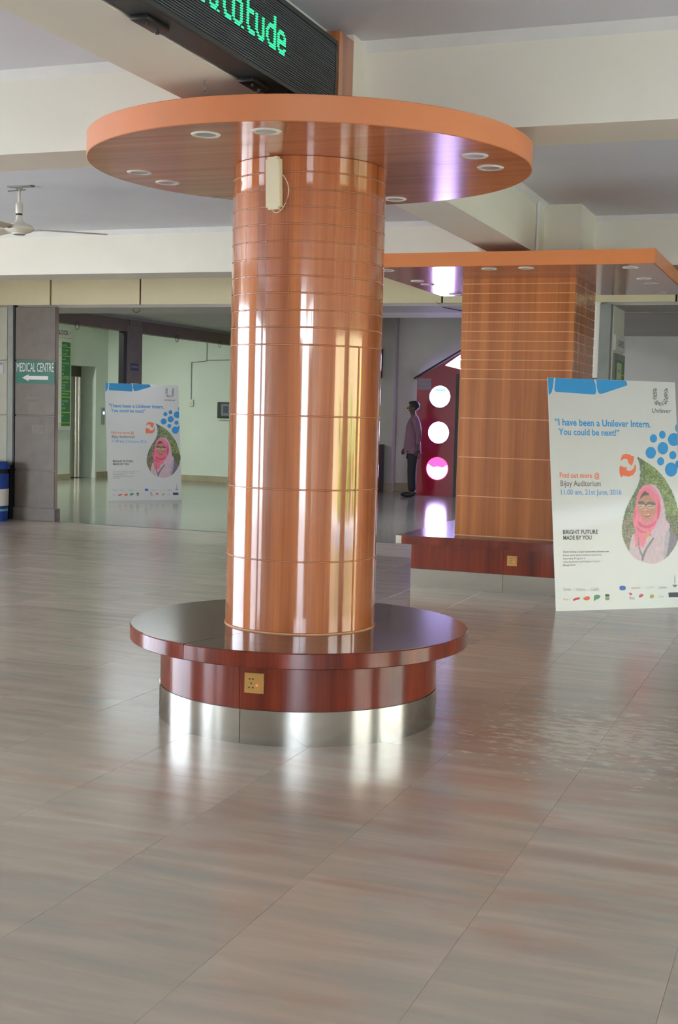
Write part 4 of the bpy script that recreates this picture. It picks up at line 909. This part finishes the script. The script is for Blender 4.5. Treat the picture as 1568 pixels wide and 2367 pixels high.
# right pillar boards
cs = empty('campus_sign', (-2.30, 14.95, 2.28), 'small white CAMPUS sign with arrow on the right return wall', 'sign')
box('plate', M['white'], -2.309, -2.285, 14.74, 15.47, 2.305, 2.475, cs)
mb = MB(); text_on(mb, 'CAMPUS', (-2.2845, 14.90, 2.355), (0, 1, 0), (0, 0, 1), 0.46, 0.075, 0.03); mb.build('lettering', M['print_grey'], cs)
mb = MB(); mb.add([(-2.2845, 14.79, 2.39), (-2.2845, 14.83, 2.41), (-2.2845, 14.83, 2.37)], [(0, 1, 2)]); mb.build('arrow', M['print_grey'], cs)
nb = empty('directory_board', (-2.30, 15.0, 1.3), 'framed yellow green directory board under the white CAMPUS sign', 'notice board')
box('frame', M['greysteel'], -2.309, -2.285, 14.72, 15.47, 1.25, 2.27, nb); box('panel', M['green2'], -2.285, -2.283, 14.80, 15.43, 1.28, 2.20, nb); box('panel', mat('pale_sheet', (206, 206, 170), 0.5), -2.283, -2.281, 14.88, 15.22, 1.30, 2.17, nb)
for k in range(7):
    mb = MB(); text_on(mb, ('OFFICE', 'LIBRARY', 'CANTEEN', 'HALL', 'CLASSES', 'STORE', 'LAB')[k], (-2.2805, 14.93, 2.06 - 0.11 * k), (0, 1, 0), (0, 0, 1), 0.2, 0.04, 0.01); mb.build('lettering', M['print_grey'], nb)
mb = MB()
for z in (2.03, 1.82, 1.6, 1.4): mb.box(-2.2829, -2.2815, 15.235, 15.42, z, z + 0.02)
mb.build('divider_lines', M['lime'], nb)
# blue bin
bn = empty('blue_bin', (-10.21, 14.28, 0), 'blue plastic bin at the left edge by the cream wall', 'bin')
MB().lathe([(0.0, 0.0), (0.19, 0.0), (0.205, 0.62), (0.0, 0.62)], (-10.21, 14.28, 0), n=32).build('body', M['blue'], bn)
MB().lathe([(0.0, 0.62), (0.19, 0.62), (0.19, 0.68), (0.0, 0.68)], (-10.21, 14.28, 0), n=32).build('opening', M['black'], bn)
MB().lathe([(0.0, 0.68), (0.215, 0.68), (0.22, 0.74), (0.18, 0.775), (0.0, 0.78)], (-10.21, 14.28, 0), n=32).build('lid', M['blue'], bn)
MB().lathe([(0.196, 0.20), (0.2015, 0.20), (0.2055, 0.42), (0.2, 0.42)], (-10.21, 14.28, 0), -100, 40, n=16).build('label_band', M['print_white'], bn)
MB().lathe([(0.192, 0.13), (0.1955, 0.13), (0.1965, 0.16), (0.192, 0.16)], (-10.21, 14.28, 0), n=24).build('stripe', M['blueband'], bn)
wn2 = box('wall_notice', mat('notice_sheet', (200, 206, 206), 0.15), -10.60, -10.262, YT - 0.008, YT - 0.001, 1.93, 2.09, label='glossy notice plate on the cream tiled wall above the bin', cat='notice')
mb = MB(); text_on(mb, 'ER', (-10.325, YT - 0.0095, 2.04), (1, 0, 0), (0, 0, 1), 0.05, 0.03, 0.02); mb.build('lettering', M['print_dark'], wn2)
# television and dark cabinet on the pilaster
tv = box('wall_television', M['black'], -9.2, -8.165, 23.84, 23.949, 2.19, 2.76, bev=0.008, label='dark flat television on the pilaster behind the round column', cat='television')
box('screen', M['screenlit'], -9.18, -8.20, 23.834, 23.84, 2.22, 2.73, tv)
cb = box('dark_cabinet', M['blackcab'], -9.1, -8.07, 23.55, 23.91, 0.0, 0.92, label='low dark cabinet against the pilaster behind the round column', cat='cabinet')
box('door', M['blackcab'], -8.58, -8.09, 23.535, 23.55, 0.06, 0.88, cb); box('door', M['blackcab'], -9.08, -8.60, 23.535, 23.55, 0.06, 0.88, cb)

# ------------------------------------------------------------ red booth with lit portholes
YB = 23.45
bo = empty('red_booth', (-6.4, YB, 0), 'house shaped red booth with three glowing round windows at the back wall', 'booth')
XL, XP, XRt = -7.30, -6.26, -5.22
bm = bmesh.new()
holes = [(-6.849, 1.857, 0.205), (-6.853, 1.186, 0.205), (-6.857, 0.511, 0.205)]
# front panel: outline with round and gable openings, filled as a triangulated face with holes
ed = []
def loop(pts):
    vs = [bm.verts.new((x, YB, z)) for x, z in pts]
    for i in range(len(vs)): ed.append(bm.edges.new((vs[i], vs[(i + 1) % len(vs)])))
loop([(XL, 0), (XRt, 0), (XRt, 2.20), (XP, 2.80), (XL, 2.20)])
gable = [(-6.785, 2.455), (-6.475, 2.62), (-6.26, 2.50), (-6.26, 2.36)]
gable = [(-6.77, 2.44), (-6.48, 2.64), (-6.10, 2.50), (-6.10, 2.29)]
loop(gable)
for hx, hz, hr in holes: loop([(hx + hr * math.cos(R_(a)), hz + hr * math.sin(R_(a))) for a in range(0, 360, 10)])
bmesh.ops.triangle_fill(bm, use_beauty=True, use_dissolve=False, edges=ed)
def in_hole(x, z): return any((x - hx) ** 2 + (z - hz) ** 2 < hr ** 2 * 0.98 for hx, hz, hr in holes) or inside(gable, x, z)
bmesh.ops.delete(bm, geom=[f for f in bm.faces if in_hole(f.calc_center_median().x, f.calc_center_median().z)], context='FACES_ONLY')
g = bmesh.ops.extrude_face_region(bm, geom=bm.faces[:])
for v in [e for e in g['geom'] if isinstance(e, bmesh.types.BMVert)]: v.co.y += 0.04
bm.verts.index_update(); mb = MB(); mb.add([v.co[:] for v in bm.verts], [[v.index for v in f.verts] for f in bm.faces]); bm.free()
mb.build('front_panel', M['red'], bo)
mb = MB(); mb.box(XL, XL + 0.03, YB + 0.041, YB + 0.55, 0, 2.18); mb.box(XRt - 0.03, XRt, YB + 0.041, YB + 0.55, 0, 2.18); mb.build('side_panel', M['red'], bo)
for (x0, z0, x1, z1) in ((XL - 0.06, 2.17, XP, 2.82), (XP, 2.82, XRt + 0.06, 2.17)):
    mb = MB(); mb.prism([(x0, z0), (x1, z1), (x1, z1 + 0.035), (x0, z0 + 0.035)], 'y', YB - 0.04, YB + 0.6); mb.build('roof_board', M['dark'], bo)
for k, (hx, hz, hr) in enumerate(holes):
    MB().lathe([(hr - 0.004, -0.008), (hr + 0.01, -0.008), (hr + 0.01, 0.0), (hr - 0.004, 0.0)], (hx, YB, hz), n=36, axis='y').build('porthole_ring', M['red'] if k < 2 else M['booth_pink'], bo)
    MB().lathe([(0.0, 0.02), (hr + 0.02, 0.02), (hr + 0.02, 0.0255), (0, 0.0255)], (hx, YB + 0.022, hz), n=36, axis='y').build('lit_window', M['booth_white'], bo, label='glowing round acrylic window')
mb = MB(); mb.add([(x, YB + 0.042, z) for x, z in gable] + [(x, YB + 0.048, z) for x, z in gable], [(0, 1, 2, 3), (7, 6, 5, 4), (0, 4, 5, 1), (1, 5, 6, 2), (2, 6, 7, 3), (3, 7, 4, 0)]); mb.build('gable_window', M['booth_white'], bo)
hx, hz, hr = holes[0]; box('cyan_band', M['booth_cyan'], hx - 0.10, hx + 0.10, YB + 0.030, YB + 0.034, hz + 0.095, hz + 0.145, bo)
hx, hz, hr = holes[2]; mb = MB(); pts = [(hx + hr * math.cos(R_(a)), hz + hr * math.sin(R_(a))) for a in range(22, 159, 8)]; pts += [(hx - 0.1, hz + 0.02), (hx, hz + 0.035), (hx + 0.1, hz + 0.02)]
mb.prism(pts, 'y', YB + 0.030, YB + 0.034); mb.build('pink_film', M['booth_pink'], bo)
hx, hz, hr = holes[1]; mb = MB()
for (dx, dz, a) in ((-0.13, 0.09, 60), (-0.09, 0.06, 50), (0.07, 0.08, 60), (0.12, 0.05, 55), (0.10, 0.11, 40)):
    c0 = Vector((hx + dx, YB + 0.03, hz + dz)); d = Vector((math.cos(R_(a)), 0, math.sin(R_(a)))) * 0.022; mb.tube([c0 - d, c0 + d], 0.004, 5)
mb.build('scratches', M['print_grey'], bo)
sh = box('booth_sheet', mat('booth_sheet', (150, 134, 150), 0.5), -7.285, -7.02, YB - 0.006, YB - 0.001, 1.985, 2.19, bo, label='pale paper sheet with two faint lines')
for z, s in ((2.12, 'SAVE  ATM'), (2.04, 'PRODUCTS')):
    mb = MB(); text_on(mb, 'WAIT  HERE' if z > 2.1 else 'PRODUCTS', (-7.265, YB - 0.0065, z - 0.02), (1, 0, 0), (0, 0, 1), 0.22, 0.045); mb.build('lettering', mat('faint_print', (116, 98, 118), 0.5), sh)
box('door_edge', M['dark'], -6.465, -6.40, YB - 0.28, YB - 0.002, 0.0, 2.28, bo)

# ------------------------------------------------------------ standing man
def skin_mesh(name, nodes, edges, m_, parent, sub=2, root=0):
    """one continuous body surface grown over connected joints; radius (a, b) per joint"""
    me = bpy.data.meshes.new(name); me.from_pydata([n[0] for n in nodes], edges, [])
    o = bpy.data.objects.new(name, me); C.objects.link(o)
    md = o.modifiers.new('s', 'SKIN'); md.use_smooth_shade = True
    if not me.skin_vertices: pass
    for i, n in enumerate(nodes):
        r = n[1]; me.skin_vertices[0].data[i].radius = (r, r) if not isinstance(r, tuple) else r
    for v in me.skin_vertices[0].data: v.use_root = False
    me.skin_vertices[0].data[root].use_root = True
    ms = o.modifiers.new('u', 'SUBSURF'); ms.levels = sub; ms.render_levels = sub
    bpy.context.view_layer.update()
    dg = bpy.context.evaluated_depsgraph_get(); nm = bpy.data.meshes.new_from_object(o.evaluated_get(dg))
    bpy.data.objects.remove(o); bpy.data.meshes.remove(me)
    for p in nm.polygons: p.use_smooth = True
    nm.materials.clear(); nm.materials.append(m_)
    ob = bpy.data.objects.new(name, nm); C.objects.link(ob); ob.parent = parent; return ob
man = bpy.data.objects.new('person', None); C.objects.link(man)
tag(man, 'man in a loose mauve shirt and dark trousers standing sideways before the red booth', 'person')
man.location = (-7.16, 22.86, 0); man.rotation_euler = (0, 0, R_(180 + 22)); ORG[man] = Vector((0, 0, 0))
# local frame: +X is the way he faces, +Y his left
N = []; E_ = []
def nd(x, y, z, r): N.append(((x, y, z), r)); return len(N) - 1
def ln(*ids):
    for a, b_ in zip(ids[:-1], ids[1:]): E_.append((a, b_))
pel = nd(0, 0, 0.93, 0.13); wst = nd(0.01, 0, 1.08, 0.125); che = nd(-0.005, 0, 1.28, 0.135); sho = nd(-0.02, 0, 1.41, 0.09); nek = nd(0.0, 0, 1.485, 0.052); nk2 = nd(0.015, 0, 1.53, 0.05)
ln(pel, wst, che, sho, nek, nk2)
jaw = nd(0.03, 0, 1.575, 0.062); hd1 = nd(0.03, 0, 1.63, 0.082); hd2 = nd(0.02, 0, 1.685, 0.078); ln(nk2, jaw, hd1, hd2)
for s in (1, -1):
    sd = nd(-0.02, s * 0.16, 1.405, 0.055)
    if s == 1: el = nd(-0.085, s * 0.225, 1.14, 0.042); wr = nd(-0.06, s * 0.20, 0.90, 0.028); hn = nd(-0.05, s * 0.195, 0.84, (0.024, 0.034)); fd = Vector((0.012, 0, -1))
    else: el = nd(-0.03, s * 0.23, 1.12, 0.042); wr = nd(0.12, s * 0.20, 0.90, 0.028); hn = nd(0.15, s * 0.195, 0.85, (0.024, 0.034)); fd = Vector((0.35, 0, -0.9))
    ln(sho, sd, el, wr, hn)
    hp = Vector(N[hn][0])
    for k, (off, ll) in enumerate(((-0.026, 0.065), (-0.009, 0.075), (0.009, 0.072), (0.025, 0.058))):
        b0 = hp + Vector((off, 0, -0.02)); a1 = b0 + fd.normalized() * ll * 0.5; a2 = a1 + (fd.normalized() + Vector((0, -s * 0.35, 0))).normalized() * ll * 0.5
        i0 = nd(b0.x, b0.y, b0.z, 0.010); i1 = nd(a1.x, a1.y, a1.z, 0.009); i2 = nd(a2.x, a2.y, a2.z, 0.008); ln(hn, i0, i1, i2)
    t0 = nd(hp.x + 0.03, hp.y - s * 0.01, hp.z + 0.0, 0.010); t1 = nd(hp.x + 0.045, hp.y - s * 0.015, hp.z - 0.045, 0.009); ln(hn, t0, t1)
    hip = nd(0.0, s * 0.095, 0.88, 0.095); kn = nd(0.01 + s * 0.01, s * 0.10, 0.49, 0.058); an = nd(-0.03 + s * 0.015, s * 0.10, 0.09, 0.04); to = nd(0.10 + s * 0.015, s * 0.11, 0.03, 0.034)
    ln(pel, hip, kn, an, to)
body = skin_mesh('body', N, E_, M['skin'], man)
mb = MB(); mb.sphere((0.118, 0, 1.628), 0.014, 8, (1.2, 0.8, 1.2)); mb.build('nose', M['skin'], man, local=True)
mb = MB()
for s in (1, -1): mb.sphere((0.015, s * 0.082, 1.625), 0.028, 8, (0.7, 0.3, 1.1))
mb.build('ears', M['skin'], man, local=True)
mb = MB()
for s in (1, -1): mb.sphere((0.103, s * 0.03, 1.648), 0.010, 8, (0.6, 1, 0.7))
mb.build('eyes', M['print_white'], man, local=True)
mb = MB(); mb.sphere((0.100, 0, 1.585), 0.02, 8, (0.5, 1.1, 0.35)); mb.build('mouth', mat('lips', (110, 60, 56), 0.5), man, local=True)
mb = MB(); mb.sphere((-0.008, 0, 1.672), 0.097, 16, (1.0, 0.92, 0.98)); mb.sphere((0.045, 0, 1.722), 0.05, 10, (1.15, 1.2, 0.75)); hr_ = mb.build('hair', M['hair'], man, local=True)
N2 = []; E2 = []
def n2(x, y, z, r): N2.append(((x, y, z), r)); return len(N2) - 1
a0 = n2(0.0, 0, 0.76, 0.165); a1 = n2(0.01, 0, 0.95, 0.165); a2 = n2(0.01, 0, 1.12, 0.155); a3 = n2(-0.005, 0, 1.28, 0.155); a4 = n2(-0.02, 0, 1.41, 0.105); a5 = n2(0.0, 0, 1.50, 0.066)
E2 += [(a0, a1), (a1, a2), (a2, a3), (a3, a4), (a4, a5)]
for s in (1, -1):
    b0 = n2(-0.02, s * 0.165, 1.405, 0.072)
    if s == 1: b1 = n2(-0.085, s * 0.225, 1.14, 0.058); b2 = n2(-0.068, s * 0.208, 0.96, 0.046)
    else: b1 = n2(-0.03, s * 0.23, 1.12, 0.058); b2 = n2(0.085, s * 0.21, 0.95, 0.046)
    E2 += [(a4, b0), (b0, b1), (b1, b2)]
skin_mesh('shirt', N2, E2, M['shirt'], man, root=2)
mb = MB(); rings = []
for z, cx, rx, ry in ((0.80, 0.005, 0.160, 0.198), (0.82, 0.005, 0.163, 0.200), (0.95, 0.01, 0.158, 0.190), (1.10, 0.01, 0.142, 0.172), (1.25, 0.0, 0.138, 0.168)):
    rings.append([(cx + rx * math.cos(2 * math.pi * k / 24), ry * math.sin(2 * math.pi * k / 24) * (1 + 0.03 * math.sin(5 * 2 * math.pi * k / 24)), z) for k in range(24)])
vs = [v for r in rings for v in r]; fs = [(i * 24 + k, i * 24 + (k + 1) % 24, (i + 1) * 24 + (k + 1) % 24, (i + 1) * 24 + k) for i in range(4) for k in range(24)] + [tuple(range(24))[::-1]]
mb.add(vs, fs, True); mb.build('shirt_tail', M['shirt'], man, local=True)
N3 = []; E3 = []
def n3_(x, y, z, r): N3.append(((x, y, z), r)); return len(N3) - 1
c0 = n3_(0, 0, 0.87, 0.12)
for s in (1, -1):
    h0 = n3_(0.0, s * 0.085, 0.76, 0.105); h1 = n3_(0.01 + s * 0.01, s * 0.10, 0.49, 0.088); h2 = n3_(-0.01 + s * 0.015, s * 0.10, 0.085, 0.078); E3 += [(c0, h0), (h0, h1), (h1, h2)]
skin_mesh('trousers', N3, E3, M['trousers'], man)
for s in (1, -1):
    mb = MB(); x0 = s * 0.015
    mb.sphere((0.06 + x0, s * 0.11, 0.042), 0.05, 12, (2.9, 0.95, 0.82)); mb.sphere((-0.03 + x0, s * 0.11, 0.065), 0.05, 10, (1.1, 0.95, 1.1)); mb.build('shoe', M['shoe'], man, local=True)
# thin white conduit down the long beam near the square canopy
tag(MB().tube([(-2.405, 11.02, HC - 0.02), (-2.405, 11.02, 2.87)], 0.013, 8).build('white_conduit', M['trimw']), 'thin white vertical conduit on the long beam above the square canopy', 'conduit')
